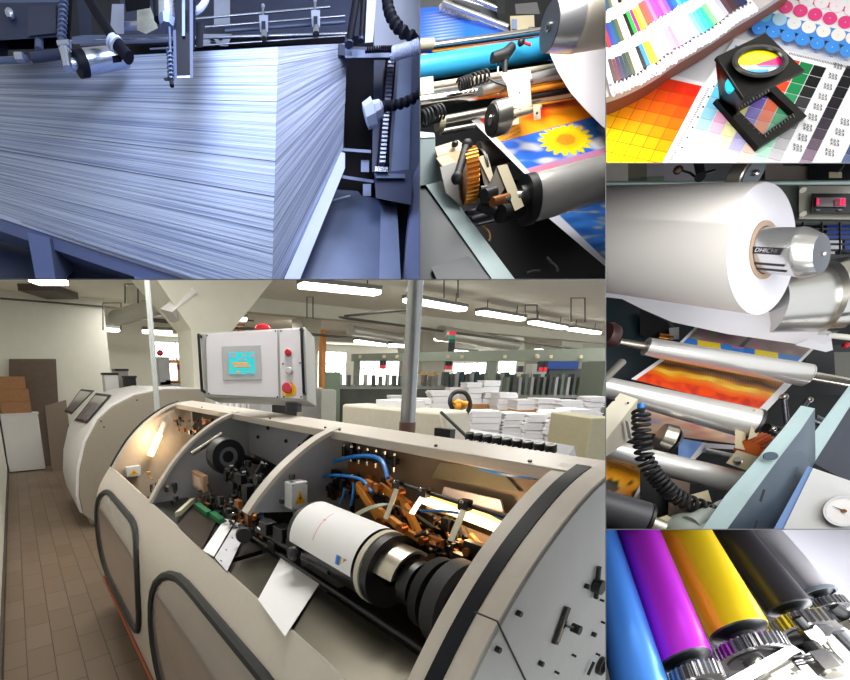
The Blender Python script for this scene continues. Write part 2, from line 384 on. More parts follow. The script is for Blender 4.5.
# two windows lying on the hood
def hoodhit(x,y,off=.0):
    d=ray(x,y); best=None
    for (a,b),(c,e) in zip(cov,cov[1:]):
        a-=.03;c-=.03;b+=.015;e+=.015
        den=d.x*(e-b)-d.z*(c-a)
        if abs(den)<1e-9: continue
        t=(a*(e-b)-(b-H)*(c-a))/den; X=t*d.x; Z=H+t*d.z; L2=(c-a)**2+(e-b)**2; u=((X-a)*(c-a)+(Z-b)*(e-b))/L2
        if -.02<=u<=1.02 and t>0 and (best is None or t<best[0]):
            n=Vector((-(e-b),0,c-a)).normalized(); n=n if n.x<0 or n.z>0 and n.x<.1 else -n; best=(t,Vector((X,t*d.y,Z))+n*off)
    return best[1] if best else None
for c4 in (((64.8,412),(81.4,389.5),(95,391),(72.3,415)),((74.7,421),(96.4,393.5),(112,395.5),(87.4,424))):
    def bil(u,v,k=1): 
        u=.5+(u-.5)*k; v=.5+(v-.5)*k; A=[Vector(p) for p in c4]; return A[0].lerp(A[1],u).lerp(A[3].lerp(A[2],u),v)
    try:
        w=MB().grid(lambda u,v:hoodhit(*bil(u,v),.012),10,6).build('window_seal',rubber,fm)
        MB().grid(lambda u,v:hoodhit(*bil(u,v,.82),.018),10,6).build('window_pane',M('tinted_pane','8f8b92',.12,0,.15,6),w)
    except TypeError: print('hood window missed')
MB().box(sd[1].x+.1,sd[1].x+1.0,Yf+.2,Yf+1.8,.0,.35).build('base',paint2,fm)
b_=onY(88,500,Yf-.02)
MB().ext([onY(*q,Yf-.005) for q in ((93,472),(108,470),(108,505),(95,497))],(0,.004,0)).build('access_cover',M('dark_beige','8b8276',.5),fm)
for q in ((101,421),(104,427),(137,400)): MB().sph(onY(*q,Yf-.005),.012,8).build('bolt',darksteel,fm)
# items on top of the far machine and behind
for i,(x0,x1,y0,y1,Y,mt,l) in enumerate([(106,118,375,392,8.6,white,'white printer-like unit on top of the far machine'),(117,128,371,390,9.1,greyp,'grey unit with a dark hood on the far machine'),(127,136,378,390,8.6,blk,'small black device standing on the far machine')]):
    a=onY(x0,y1,Y); b=onY(x1,y0,Y); t=thing('control_unit',l,'device'); MB().box(a.x,b.x,Y,Y+.3,a.z,b.z).build('body',mt,t,bevel=.01); MB().box(a.x-.01,b.x+.01,Y-.02,Y+.3,b.z,b.z+.04).build('lid',blk,t)
    MB().box(a.x+.02,b.x-.02,Y+.05,Y+.25,a.z-1.2,a.z).build('stand',greyp,t)
t=thing('transfer_station','orange and grey machine frame in front of the far left window','machine')
for (x0,x1,y0,y1,mt,n) in ((181,183,362,385,orange,'post'),(170,184,360,363,orange,'crossbar'),(166,183,380,383,orange,'rail'),(160,169,357,385,greyp,'panel')):
    a=onY(x0,y1,8.5); b=onY(x1,y0,8.5); MB().box(a.x,b.x,8.5,8.62,a.z,b.z).build(n,mt,t)
MB().sph(onY(180,367,8.4),.06,10).build('red_knob',red,t); MB().box(onY(160,380,8.5).x,onY(184,380,8.5).x,8.5,8.9,0,onY(170,382,8.5).z).build('cabinet',greyp,t)
one(MB().sph(onY(160,353,8.4),.06,12),'beacon_lamp',red,'tiny red lamp beside the thin pale pole','lamp')

# lamps' light and added hall light
def tlamp(name,loc,e,sx=1.4):
    l=bpy.data.lights.new(name,'AREA'); l.shape='RECTANGLE'; l.size=sx; l.size_y=.18; l.energy=e; l.color=(1,.98,.92); o=bpy.data.objects.new(name,l); COL.objects.link(o); o.location=loc; return o
for x,y in ((5.0,6.33),(7.8,6.6),(10.4,6.75),(13.5,7.2),(16.3,7.5)): tlamp('hall_light',(x,y,3.50),55)
for i,(x,y) in enumerate(((1.6,2.3),(4.5,2.6),(8,2.6),(.9,5.0),(3,11),(8,13))):
    t=thing('ceiling_light','added unseen fill light over the open machine' if i<4 else 'added unseen fill light above the rear hall','light','added fill lights above the open machine' if i<4 else 'added fill lights above the rear hall') if False else None
    tlamp('hall_light',(x,y,3.78),60)  # unseen lights put in to brighten the hall
# ---------- the open binding machine ----------
mc=thing('binding_machine','large beige binding machine with an open curved hood and two oval windows','machine')
arc=catmull([(.624,0,1.300),(.69,0,1.405),(.785,0,1.533),(.90,0,1.648),(1.02,0,1.735),(1.14,0,1.800),(1.25,0,1.835)],4)
arc=[(p.x,p.z) for p in arc]
skirt=catmull([(.53,0,.22),(.478,0,.30),(.462,0,.50),(.463,0,.80),(.480,0,1.0),(.505,0,1.10),(.55,0,1.19),(.624,0,1.300)],4)
skirt=[(p.x,p.z) for p in skirt]
YN,YF=.36,4.02
# front skirt shell
t_=.03
def shell(pr,ya,yb,t,m=None):
    pin=[]
    for i,(x,z) in enumerate(pr):
        a=Vector(pr[max(i-1,0)]); b=Vector(pr[min(i+1,len(pr)-1)]); d=(b-a).normalized(); pin.append((x+d.y*t,z-d.x*t))
    lp=lambda Y:[(x,Y,z) for x,z in pr]+[(x,Y,z) for x,z in pin[::-1]]
    return (m or MB()).loft([lp(ya),lp(yb)])
shell(skirt,.47,YF,.03).build('front_skirt',paint,mc)
MB().box(.56,1.75,.5,3.95,.0,.3).build('plinth',M('dark_plinth','4b4540',.6),mc)
MB().tube([(.47,.5,.285),(.47,YF,.285)],.012).build('base_stripe',M('reddish_stripe','a0523a',.6),mc)
# oval windows on skirt
def skp(Y,z):
    for (a,b),(c,d) in zip(skirt,skirt[1:]):
        if min(b,d)<=z<=max(b,d)+1e-9: t=(z-b)/(d-b+1e-9); return Vector((a+(c-a)*t,Y,z))
    return Vector((skirt[0][0],Y,z))
def oval(corn,r,n=7):
    out=[]
    k=len(corn)
    for i in range(k):
        p=Vector(corn[i-1]); c=Vector(corn[i]); q=Vector(corn[(i+1)%k])
        a=c+(p-c).normalized()*min(r,(p-c).length*.48); b=c+(q-c).normalized()*min(r,(q-c).length*.48)
        for j in range(n+1): t=j/n; out.append(a*(1-t)**2+c*2*t*(1-t)+b*t*t)
    return out
def skirt_window(y0,y1,z0,z1,r):
    c=oval([(y0,z0),(y1,z0),(y1,z1),(y0,z1)],r); dense=[]
    for i in range(len(c)):
        a,b=c[i-1],c[i]; k=max(1,int((b-a).length/.06))
        for j in range(k): dense.append(a.lerp(b,(j+1)/k))
    cc=Vector(((y0+y1)/2,(z0+z1)/2)); pts=[skp(q.x,q.y)+Vector((-.004,0,.0)) for q in dense]
    seal=MB().tube(pts+[pts[0],pts[1]],.024,8).build('window_seal',rubber,mc)
    m=MB(); ins=[cc+(q-cc)*.97 for q in dense]
    N=10; L=[]
    for k in range(N+1): s_=1-k/N*.999; L.append([skp((cc+(q-cc)*s_).x,(cc+(q-cc)*s_).y)+Vector((-.006,0,0)) for q in ins])
    m.loft(L,caps=False); m.build('window_pane',glassd,mc)
skirt_window(2.44,3.95,.46,1.165,.40)
skirt_window(.6,2.16,.40,1.165,.42)
# arched ribs
def rib(Y,th,mat,name,w=.0,full=True,zb=1.0):
    pts=[(x,z) for x,z in arc]
    if full: poly=pts+[(1.34,1.82),(1.34,zb),(.70,zb),(.64,1.2)]
    else:
        pin=[]
        for i,(x,z) in enumerate(pts):
            a=Vector(pts[max(i-1,0)]); b=Vector(pts[min(i+1,len(pts)-1)]); d=(b-a).normalized(); pin.append((x+d.y*w,z-d.x*w))
        poly=pts+pin[::-1]
    return MB().ext([(x,Y,z) for x,z in poly],(0,th,0)).build(name,mat,mc)
ribm=M('rib_grey','a4a6ac',.45,0,.04,30); bei=M('warm_liner','c9b8a4',.5)
rib(3.93,.05,bei,'end_rib'); rib(2.70,.035,ribm,'divider_rib'); MB().ext([(x,1.60,z) for x,z in arc if z>1.49]+[(1.34,1.60,1.82),(1.34,1.60,1.0),(1.1,1.60,1.0),(1.02,1.60,1.46)],(0,.035,0)).build('divider_rib',ribm,mc)
for Y in (3.905,2.67,1.57): 
    shell([(x-.004,z+.004) for x,z in arc if Y>2 or z>1.485],Y,Y+.05,.018).build('rib_edge',paint,mc)
shell([(x,z) for x,z in arc],3.985,4.03,.06).build('rim',paint,mc)
tube_=[(x-.005,3.955,z+.006) for x,z in arc]; MB().tube(tube_,.012,6).build('gasket',rubber,mc)
# near hoop: light strip, black gasket, light cover strip, side plate
full=[(x,z) for x,z in skirt if z>.9][:-1]+arc
shell(full,.545,.585,.05).build('hoop',paint,mc)
shell([(x-.004,z+.004) for x,z in full],.508,.545,.05).build('hoop_gasket',M('black_blue_gasket','0a0e1a',.45,0,.1,30,spec=.25),mc)
cov=full+[(1.33,1.84),(1.75,1.80)]
shell([(x-.002,z+.003) for x,z in full+[(1.33,1.845)]],.458,.507,.06).build('cover_strip',paint,mc)
sp=MB().ext([(x+.004,.452,z-.004) for x,z in full+[(1.33,1.838),(1.66,1.80),(1.9,1.6),(1.95,.3),(.6,.3)]],(0,.02,0)).build('side_plate',M('side_plate_grey','b4b6b4',.45,0,.03,20),mc)
yn=.450
# joint line and fittings on the side plate
MB().tube([onY(475,612,yn),onY(497,621,yn),onY(525,679,yn),onY(560,760,yn)],.0022,6).build('joint_line',darksteel,mc)
for q in ((518,613),(497,649),(540,663),(586,586),(593,634),(602,622),(597,654),(585,587),(601,600),(573,655),(556,672)): 
    c=onY(*q,yn); big=q in ((518,613),(497,649),(540,663),(586,586),(593,634))
    MB().cyl(c+Vector((0,.004,0)),c-Vector((0,.008,0)),.007 if big else .0035,n=12).build('bolt',blk,mc)
sl=thing('slide_latch','dark sliding latch with a knob on the near side plate','latch') if False else mc
a=onY(568,607,yn-.004); b=onY(555,644,yn-.004); d=(b-a).normalized(); n=d.cross(Vector((0,1,0)))
lt=MB().obox((a+b)/2,(b-a)/2,n*.010,Vector((0,.004,0))).build('latch_slot',darksteel,mc); MB().obox((a+b)/2+d*.012-Vector((0,.005,0)),(b-a)*.28,n*.006,Vector((0,.002,0))).build('slot_insert',chrome,lt)
c=onY(572,627,yn-.01); MB().cyl(c,c-Vector((0,.02,0)),.012,n=14).build('knob',blk,lt); MB().cyl(onY(565,625,yn-.012),c-Vector((0,.01,0)),.004).build('stem',blk,lt)
a=onY(599,567,yn-.006); b=onY(596,598,yn-.006); MB().cyl(a,b,.006).build('handle',blk,mc); c=onY(603,588,yn-.02); MB().cyl(c,c+Vector((0,.02,0)),.02).build('knob',blk,mc)
c=onY(604,667,yn-.01); MB().hollow(c,c+Vector((0,.015,0)),.028,.02).build('port_ring',blk,mc); MB().tube([onY(594,662,yn-.008),onY(588,675,yn-.008)],.004).build('clip',blk,mc)
# top rail and rear hood
MB().hexa([(1.20,.50,1.825),(1.335,.50,1.845),(1.335,.50,1.80),(1.21,.50,1.785)],[(1.20,4.02,1.825),(1.40,4.02,1.845),(1.40,4.02,1.80),(1.21,4.02,1.785)]).build('top_rail',paint,mc,bevel=.004)
for Y in (1.55,1.66,2.72,.66,1.0,2.2,3.3): MB().cyl((1.225,Y,1.82),(1.223,Y,1.834),.006,n=8).build('bolt',darksteel,mc)
MB().box(1.42,1.75,.60,3.9,.2,1.2).build('rear_body',paint2,mc)
dk=M('dark_interior','101114',.55,0,.3,9); wl=M('inner_wall','242428',.5,.2,.2,12)
MB().box(1.36,1.40,.60,3.93,.9,1.80).build('inner_back_wall',wl,mc); MB().box(.66,1.36,.60,3.93,.95,1.0).build('inner_floor',dk,mc)
# bed guards along the front of the opening
gp=M('guard_plate','625e54',.32,.85,.1,8)
MB().hexa([(.645,.60,1.285),(.865,.60,1.295),(.865,.60,1.27),(.645,.60,1.26)],[(.645,1.60,1.285),(.865,1.60,1.295),(.865,1.60,1.27),(.645,1.60,1.26)]).build('guard_plate',gp,mc)
MB().hexa([(.645,1.64,1.285),(.86,1.64,1.295),(.86,1.64,1.27),(.645,1.64,1.26)],[(.645,2.69,1.285),(.86,2.69,1.295),(.86,2.69,1.27),(.645,2.69,1.26)]).build('guard_plate',M('dark_guard','3a3836',.35,.7),mc)
MB().cyl((.885,.60,1.305),(.885,1.9,1.305),.012).build('bed_rail',blk,mc); MB().cyl((.915,.60,1.29),(.915,1.9,1.29),.008).build('bed_rail',darksteel,mc)
# ---- gripper drum (near bay) ----
ax=Vector((0,1,0)); dc=(.965,1.445)
dr=thing('gripper_drum','large black transfer drum with pale rim and steel hub inside the near bay','drum')
P=lambda Y:Vector((dc[0],Y,dc[1]))
MB().lathe(P(.955),ax,[(0,.118),(0,.128),(.02,.128),(.02,.118),(0,.118)],48,caps=False).build('pale_rim',M('pale_felt','cfc8b8',.8),dr)
MB().lathe(P(.92),ax,[(0,.05),(0,.125),(.03,.125)],48,caps=False).build('rim_disc',blk,dr)
MB().lathe(P(.975),ax,[(0,.05),(0,.122),(.42,.122),(.42,.05)],48,caps=False).build('drum_shell',darksteel,dr)
m=MB(); n=10; L=[]
for Y in (.84,.925): L.append([P(Y)+Vector((math.cos(a),0,math.sin(a)))*.10 for a in [R(165)+R(-115)*i/n for i in range(n+1)]]+[P(Y)+Vector((math.cos(a),0,math.sin(a)))*.09 for a in [R(50)+R(115)*i/n for i in range(n+1)]])
m.loft(L).build('steel_segment',steel,dr)
MB().cyl(P(.66),P(.96),.026).build('hub_shaft',darksteel,dr); MB().lathe(P(.80),ax,[(0,.03),(0,.075),(.04,.075),(.04,.03)],32,caps=False).build('hub_disc',blk,dr)
MB().lathe(P(.655),ax,[(0,.09),(0,.128),(.045,.128),(.045,.09),(0,.09)],48,caps=False).build('outer_wheel',M('grey_black_rubber','2a2b30',.7,0,.2,60),dr)
MB().lathe(P(.672),ax,[(0,.03),(0,.086),(.02,.086)],40,caps=False).build('wheel_web',black,dr); MB().cyl(P(.60),P(.66),.03).build('shaft_end',blk,dr)
MB().lathe(P(.73),ax,[(0,.07),(0,.11),(.03,.11),(.03,.07)],40,caps=False).build('inner_wheel',black,dr)
# sheet wrapped on drum
def wrap(Y0_,Y1_,r,a0,a1,ext,name,label,col):
    def fn(u,v):
        Y=Y0_+(Y1_-Y0_)*u; tot=(a1-a0); s_=v
        a=a0+tot*s_; return P(Y)+Vector((math.cos(a),0,math.sin(a)))*r
    return MB().grid(fn,40,30,col)
def colsheet(u,v):
    if abs(u-.60)<.006+0 and .28<v<.8: return (.75,.3,.35)
    if (u-.60)**2*4+(v-.45)**2<.0006: return (.7,.02,.05)
    if u<.28 and .80<v<.93:
        k=(u*3.2+v*3)%1.0
        s_=(v-.80)/.13
        if .06+.1*s_<u<.22: return [(.02,.3,.9),(.85,.1,.5),(.9,.8,.1),(.1,.6,.4),(.1,.1,.6)][int((u-.06)/.16*6)%5]
    return (.86,.86,.9)
vp=MV('printed_sheet',.6)
one(MB().grid(lambda u,v:P(.985+.375*u)+Vector((math.cos(R(72)+R(112)*v),0,math.sin(R(72)+R(112)*v)))*.131,90,70,colsheet),'printed_sheet',vp,'white sheet with colour marks wrapped around the black drum','paper sheet')
# sheets lying on bed
def flat(px,z,label,name='paper_sheet',mt=None,th=.002):
    return one(MB().ext([onZ(x,y,z) for x,y in px],(0,0,th)),name,mt or paperm,label,'paper sheet')
flat([(283,554),(322,580),(285,637),(258,600)],1.302,'white sheet lying on the metal guard left of the drum')
st=thing('paper_feed','pair of white sheets sliding down the guide between the middle and near bay','paper sheet')
MB().ext([onZ(x,y,1.302) for x,y in ((225,519),(235,521),(214,557),(203,551))],(0,0,.003)).build('sheet',paperm,st); MB().ext([onZ(x,y,1.304) for x,y in ((238,520),(248,527),(227,572),(215,558))],(0,0,.003)).build('sheet',M('grey_sheet','d0d0d8',.5),st)
for q in ((232,538),(226,550),(221,561)): MB().ext([onZ(q[0]-1,q[1]-1,1.308),onZ(q[0]+1,q[1]-.5,1.308),onZ(q[0]+.6,q[1]+1,1.308)],(0,0,.001)).build('print_mark',M('mark_ink','503868',.6),st)
MB().ext([onZ(x,y,1.301) for x,y in ((196,505),(217,521),(202,550),(178,525))],(0,0,.004)).build('brown_guard',M('brown_guard','4a3f38',.3,.7,.1,10),mc)
# junction boxes
def warn_box(c,ax_,az,an,w,h,d,label):
    t=thing('junction_box',label,'junction box'); c=Vector(c)
    MB().obox(c,ax_*w,az*h,an*d).build('body',greyp if False else M('box_white','d5d8dc',.45),t,bevel=.004)
    f=c+an*(d+.001); MB().ext([f+ax_*(-.62*w)+az*(-.62*h),f+ax_*(.62*w)+az*(-.62*h),f+az*(.35*h)],an*.0015).build('warning_triangle',yel,t)
    f=f+an*.002; k=h*.4; MB().ext([f+az*(.15*k)*1+ax_*(.12*k),f+ax_*(-.28*k)-az*(.55*k),f+ax_*(0)-az*(.5*k),f+ax_*(-.12*k)-az*(1.2*k),f+ax_*(.3*k)-az*(.3*k),f+ax_*(.02*k)-az*(.35*k)],an*.001).build('bolt_sign',blk,t)
    for sx in (-1,1):
        for sz in (-1,1): MB().cyl(f-an*.002+ax_*(sx*w*.85)+az*(sz*h*.85),f-an*.0+ax_*(sx*w*.85)+az*(sz*h*.85),.003,n=8).build('screw',darksteel,t)
    return t
t=warn_box(onY(296,494,1.53),Vector((1,0,0)),ZV,Vector((0,-1,0)),.042,.058,.03,'pale grey junction box with a yellow warning triangle on the middle rib')
MB().cyl(onY(292,474,1.53),onY(292,478,1.53)-ZV*.004,.014).build('cable_gland',darksteel,t); MB().cyl(onY(283,501,1.50)-Vector((.012,0,0)),onY(283,501,1.50),.012).build('side_knob',blk,t)
warn_box(onY(133,471,3.88),Vector((1,0,0)),ZV,Vector((0,-1,0)),.06,.045,.03,'small white junction box with a warning triangle in the far bay under the lamp')
# lamp in the far bay
lm=thing('work_lamp','glowing fluorescent work lamp on the inner wall of the far bay','lamp')
a=onY(164,424,3.85); b=onY(150,456,3.85); d=b-a; MB().cyl(a+d*.3,b,.028,ch=.008).build('tube',warm_em,lm); MB().cyl(a-d*.05,a+d*.32,.024,ch=.006).build('socket',M('frosted_cap','dcd4c8',.3),lm)
# round blower wheel in the middle bay
bl=thing('blower_wheel','round black blower wheel with a grey ring in the middle bay','wheel')
Yb=2.35; c=onY(229,457,Yb); rr=(onY(245,457,Yb)-c).length*1.05
MB().lathe(c,ax,[(0,rr*.55),(0,rr*.95),(.02,rr),(.09,rr),(.09,rr*.3)],40,caps=False).build('rim',blk,bl); MB().lathe(c+ax*.01,ax,[(0,rr*.32),(0,rr*.56),(.02,rr*.56)],36,caps=False).build('ring',M('mid_grey_plastic','6a6c74',.5),bl); MB().cyl(c+ax*.015,c+ax*.12,rr*.33).build('core',black,bl)
MB().tube([c+ax*.08,c+Vector((.12,.15,-.02)),c+Vector((.3,.15,-.1))],.02).build('bracket',darksteel,bl)
h=MB().cyl(onY(192,454,2.5),onY(222,434,2.5),.013); h.build('handle',steel,bl)
# ---------- mechanisms inside the bays ----------
XB=1.345
nb=M('near_back_panel','8c7a68',.5,.1,.15,10); MB().box(1.345,1.36,.60,1.57,1.25,1.79).build('near_back_panel',nb,mc)
MB().ext([onX(x,y,1.33) for x,y in ((236,420),(312,432),(278,466),(250,452))],(.01,0,0)).build('perforated_plate',M('violet_grey_plate','8e8f9a',.45,.1),mc)
for q in ((258,437),(286,441),(300,446),(268,428)): MB().cyl(onX(*q,1.322),onX(*q,1.33),.012,n=10).build('plate_hole',black,mc)
vb=thing('valve_bank','black row of small pneumatic valves under the top rail of the near bay','valves')
MB().obox((onX(327,449,1.31)+onX(396,462,1.31))/2,(onX(396,462,1.31)-onX(327,449,1.31))/2,Vector((.02,0,0)),ZV*.012).build('manifold',blk,vb)
for i in range(9):
    t=i/8; p=onX(330,447,1.29).lerp(onX(394,460,1.29),t)
    v=MB().cyl(p-ZV*.03,p+ZV*.018,.011,n=12).build('valve',blk,vb); MB().cyl(p+ZV*.018,p+ZV*.03,.008,n=10).build('fitting',chrome,v); MB().cyl(p-ZV*.05,p-ZV*.03,.006,n=10).build('tip',chrome,v)
def hose(px,X,r,label,mt=blue,n=8):
    P_=catmull([onX(x,y,X+dx) for (x,y,dx) in px],n); return one(MB().tube(P_,r,8),'air_hose',mt,label,'hose')
hose([(311,459,.25-.25),(333,461,-.02),(352,457,-.04),(369,456,-.05),(382,461,-.08),(388,478,-.12)],1.25,.009,'blue air hose arching from the rib across the top of the near bay')
hose([(312,482,0),(325,476,-.03),(345,476,-.05),(362,480,-.05),(372,492,-.08)],1.2,.007,'blue air hose looping low beside the junction box')
hose([(344,480,0),(344,492,-.02),(340,504,-.03)],1.18,.006,'short blue hose hanging over the left end of the drum')
hose([(354,483,0),(353,495,-.02),(351,506,-.03)],1.15,.006,'second short blue hose hanging over the drum sheet')
hose([(470,462,0),(492,470,-.02),(515,474,-.03),(536,476,-.03)],1.30,.012,'thick blue hose under the right end of the top rail')
hose([(421,511,0),(440,511,0),(458,513,0)],1.15,.005,'thin blue hose between the hanging steel plates')
hose([(490,512,0),(503,519,0),(516,521,0)],1.22,.008,'blue hose end beside the near hoop')
hose([(176,500,0),(178,489,0),(187,484,0),(206,489,0)],.95,.005,'thin grey cable with a blue plug on the divider rib',M('grey_cable','6f7a86',.5))
MB().cyl(onX(309,459,1.24),onX(318,460,1.24),.014).build('blue_coupling',blue,mc)
# warm lamp and plates
lm=thing('work_lamp','long warm glowing lamp strip at the back of the near bay','lamp')
MB().cyl(onX(424,500,1.26),onX(511,533,1.26),.016).build('tube',warm_em,lm); MB().box(1.275,1.30,onX(511,533,1.26).y,onX(424,500,1.26).y,onX(465,514,1.26).z-.03,onX(465,514,1.26).z+.03).build('reflector',M('warm_reflector','e8c890',.3,.3),lm)
pk=M('pinkish_guard','c3a898',.5,.1); ll=M('lilac_plate','c9c6d6',.45,.1)
MB().ext([onX(x,y,1.30) for x,y in ((444,487),(500,500),(505,518),(440,500))],(.01,0,0)).build('lilac_plate',ll,mc)
MB().ext([onX(x,y,1.29) for x,y in ((418,509),(497,540),(485,562),(412,528))],(.01,0,0)).build('pinkish_plate',pk,mc)
MB().ext([onX(x,y,1.32) for x,y in ((334,462),(384,462),(390,490),(340,478))],(.01,0,0)).build('copper_plate',M('copper_tone','b07a50',.4,.3,.2,20),mc)
MB().ext([onX(x,y,1.335) for x,y in ((440,462),(500,470),(520,492),(430,478))],(.005,0,0)).build('window_strip',M('olive_glass','84806c',.2),mc)
rb=thing('clamp_rod','black cross rod with three clamps carrying steel hanging plates','rod')
MB().cyl(onX(391,481,1.17),onX(506,517,1.17),.008).build('rod',blk,rb)
for (cx,cy,ex,ey) in ((398,484,386,519),(424,492,412,514),(465,505,451,541)):
    c=onX(cx,cy,1.16); k=MB().obox(c,Vector((.016,0,0)),Vector((0,.018,0)),ZV*.018).build('clamp',blk,rb,bevel=.003); MB().sph(c+Vector((-.018,0,.012)),.008,8).build('clamp_screw',chrome,k)
    a=onX(cx-1,cy+5,1.14); b=onX(ex,ey,1.06); s_=Vector((0,.011,0)); MB().ext([a-s_,a+s_,b+s_,b-s_],(-.003,0,.001)).build('hanging_plate',steel,k)
# orange gripper arms
oa=thing('gripper_arm_set','cluster of orange gripper arms above the drum','gripper')
for (x0,y0,x1,y1,w,X) in ((357,484,382,522,.017,1.16),(366,482,378,488,.014,1.18),(381,486,412,508,.018,1.2),(388,478,400,492,.012,1.2),(394,524,424,541,.012,1.12),(405,505,420,536,.013,1.14),(446,520,451,548,.006,1.2),(358,492,372,486,.014,1.18),(470,537,480,548,.015,1.2),(376,508,402,528,.014,1.1)):
    a=onX(x0,y0,X); b=onX(x1,y1,X-.04); d=(b-a).normalized(); n=d.cross(Vector((1,0,0))).normalized()
    arm=MB().obox((a+b)/2,(b-a)/2,n*w,Vector((.010,0,0))).build('arm',orange,oa,bevel=.003)
    MB().cyl(b-Vector((.015,0,0)),b+Vector((.015,0,0)),w*1.15,n=12).build('pivot',M('copper_pivot','a05a28',.35,.6),arm)
# curved guide strip
pts=catmull([onX(323,547,.93),onX(338,531,.97),onX(356,516,1.02),onX(372,508,1.06),(onX(390,505,1.10)),onX(412,513,1.12),onX(432,527,1.12),onX(449,541,1.12)],5)
L=[[p+Vector((0,-.014,0)),p+Vector((0,.014,0)),p+Vector((0,.014,.004)),p+Vector((0,-.014,.004))] for p in pts]
one(MB().loft(L),'guide_strip',M('olive_steel','8b9080',.3,.8),'curved olive steel guide strip arching over the drum sheet','strip')
# small linkages in the shadows
def clutter(name,label,region,X,n,sd,pal,smin=.006,smax=.022):
    rnd=random.Random(sd); t=thing(name,label,'mechanism')
    for i in range(min(n,95)):
        x=rnd.uniform(region[0],region[1]); y=rnd.uniform(region[2],region[3])+ (x-region[0])*region[4]
        p=onX(x,y,X+rnd.uniform(-.05,.05)); m=MB(); mt=pal[rnd.randrange(len(pal))][1]; s_=rnd.uniform(smin,smax); k=rnd.random()
        if k<.45: m.obox(p,Vector((s_*.6,0,0)),Vector((0,s_*rnd.uniform(.4,1.8),0)),ZV*s_*rnd.uniform(.4,1.2)); nm='link_block'
        elif k<.8: d=Vector((rnd.uniform(-.3,.3),rnd.uniform(-1,1),rnd.uniform(-1,1))).normalized(); m.cyl(p-d*s_*1.5,p+d*s_*1.5,s_*.35,n=10); nm='link_pin'
        else: m.cyl(p-Vector((s_*.4,0,0)),p+Vector((s_*.4,0,0)),s_*.8,n=14); nm='link_disc'
        m.build(nm,mt,t)
    return t
bk=('black_linkage',blk); dsp=('steel_linkage',darksteel); brz=('bronze_linkage',M('bronze','9a6236',.4,.7,.15,30)); sl_=('bright_fitting',chrome)
clutter('linkage','dark linkages with bright fittings behind the drum sheet',(300,392,462,486,.22),1.24,90,3,[bk,dsp,brz,sl_])
clutter('linkage','dark linkages with bronze levers behind the drum hub',(380,470,500,530,.35),1.20,90,5,[bk,dsp,brz,bk])
clutter('linkage','linkages under the warm lamp strip beside the near hoop',(395,478,528,548,.22),1.12,70,8,[bk,dsp,brz,bk])
clutter('linkage','black mechanism of the middle bay behind the blower wheel',(232,268,462,500,.0),1.10,110,9,[bk,dsp,bk,bk])
clutter('linkage','small bright and bronze parts in the middle bay below the blower wheel',(200,262,484,512,.45),.90,95,12,[bk,dsp,brz,sl_])
clutter('linkage','black and bronze parts at the top of the far bay beside the lamp',(172,212,416,432,.1),1.2,45,14,[bk,dsp,brz])
clutter('linkage','linkages at the foot of the far bay',(148,176,470,490,.6),.75,30,15,[bk,dsp,('tan_fitting',tan)])
clutter('linkage','large black levers in the shade of the middle bay',(226,268,464,512,.12),1.0,50,21,[bk,dsp,bk,bk],.015,.038)
clutter('linkage','black guide parts between drum sheet and back wall',(316,345,474,496,.0),1.2,30,22,[bk,dsp,bk],.010,.02)
for q in ((170,428),(176,452),(165,440)): MB().sph(onX(*q,1.3),.012,8).build('bolt',darksteel,mc)
MB().ext([onX(x,y,1.32) for x,y in ((181,424),(184,424),(184,458),(181,452))],(.01,0,0)).build('copper_bar',M('copper_tone','b07a50',.4,.3,.2,20),mc)
# mid bay fixtures
t=thing('sensor_unit','tan square sensor unit in the middle bay left of the blower wheel','sensor')
a=onX(200,481,.92); MB().obox(a,Vector((.02,0,0)),Vector((0,.10,0)),ZV*.055).build('body',M('tan_housing','c8a080',.5),t,bevel=.006); MB().obox(a+Vector((-.022,-.02,0)),Vector((.004,0,0)),Vector((0,.06,0)),ZV*.03).build('label_plate',M('pink_label','e6cfc6',.5),t)
t=thing('terminal_block','light terminal block with green connectors at the foot of the middle bay','connector')
for (x0,y0,x1,y1,mt,nm) in ((178,514,193,500,M('cream_block','c9c4aa',.5),'block'),(197,505,209,514,M('green_connector','1c7046',.4),'connector'),(212,514,222,521,M('green_connector','1c7046',.4),'connector'),(200,500,206,496,greyp,'connector')):
    a=onZ(x0,y0,1.32); b=onZ(x1,y1,1.32); MB().obox((a+b)/2,(b-a)/2,Vector((.018,0.006,0)),ZV*.014).build(nm,mt,t)
MB().cyl(onX(206,489,.95)-Vector((0,.015,0)),onX(206,489,.95)+Vector((0,.02,0)),.012).build('plug',blue,t)
# black adjuster between middle and near bay
t=thing('adjuster_carriage','black adjusting carriage with a round hand knob between middle and near bay','mechanism')
a=onX(262,528,.86); b=onX(300,552,.86)
MB().cyl(onX(247,524,.9),onX(330,572,.86),.012).build('slide_rod',blk,t); MB().cyl(onX(255,514,.95),onX(318,548,.9),.009).build('slide_rod',blk,t)
for q,s_ in (((268,527),.035),((283,533),.04),((296,546),.035),((276,545),.03),((310,556),.028)):
    MB().obox(onX(*q,.90),Vector((.03,0,0)),Vector((0,s_,0)),ZV*s_*.8).build('carriage_block',blk,t,bevel=.004)
c=onX(244,534,.80); MB().lathe(c,(-.5,-1,.1),[(0,.02),(0,.034),(.008,.038),(.022,.038),(.03,.034),(.03,.012)],20).build('hand_knob',rubber,t)
MB().sph(onX(294,553,.82),.028,14).build('ball_knob',blk,t); MB().cyl(onX(262,500,1.0),onX(262,520,1.0),.008).build('post',blue,t)
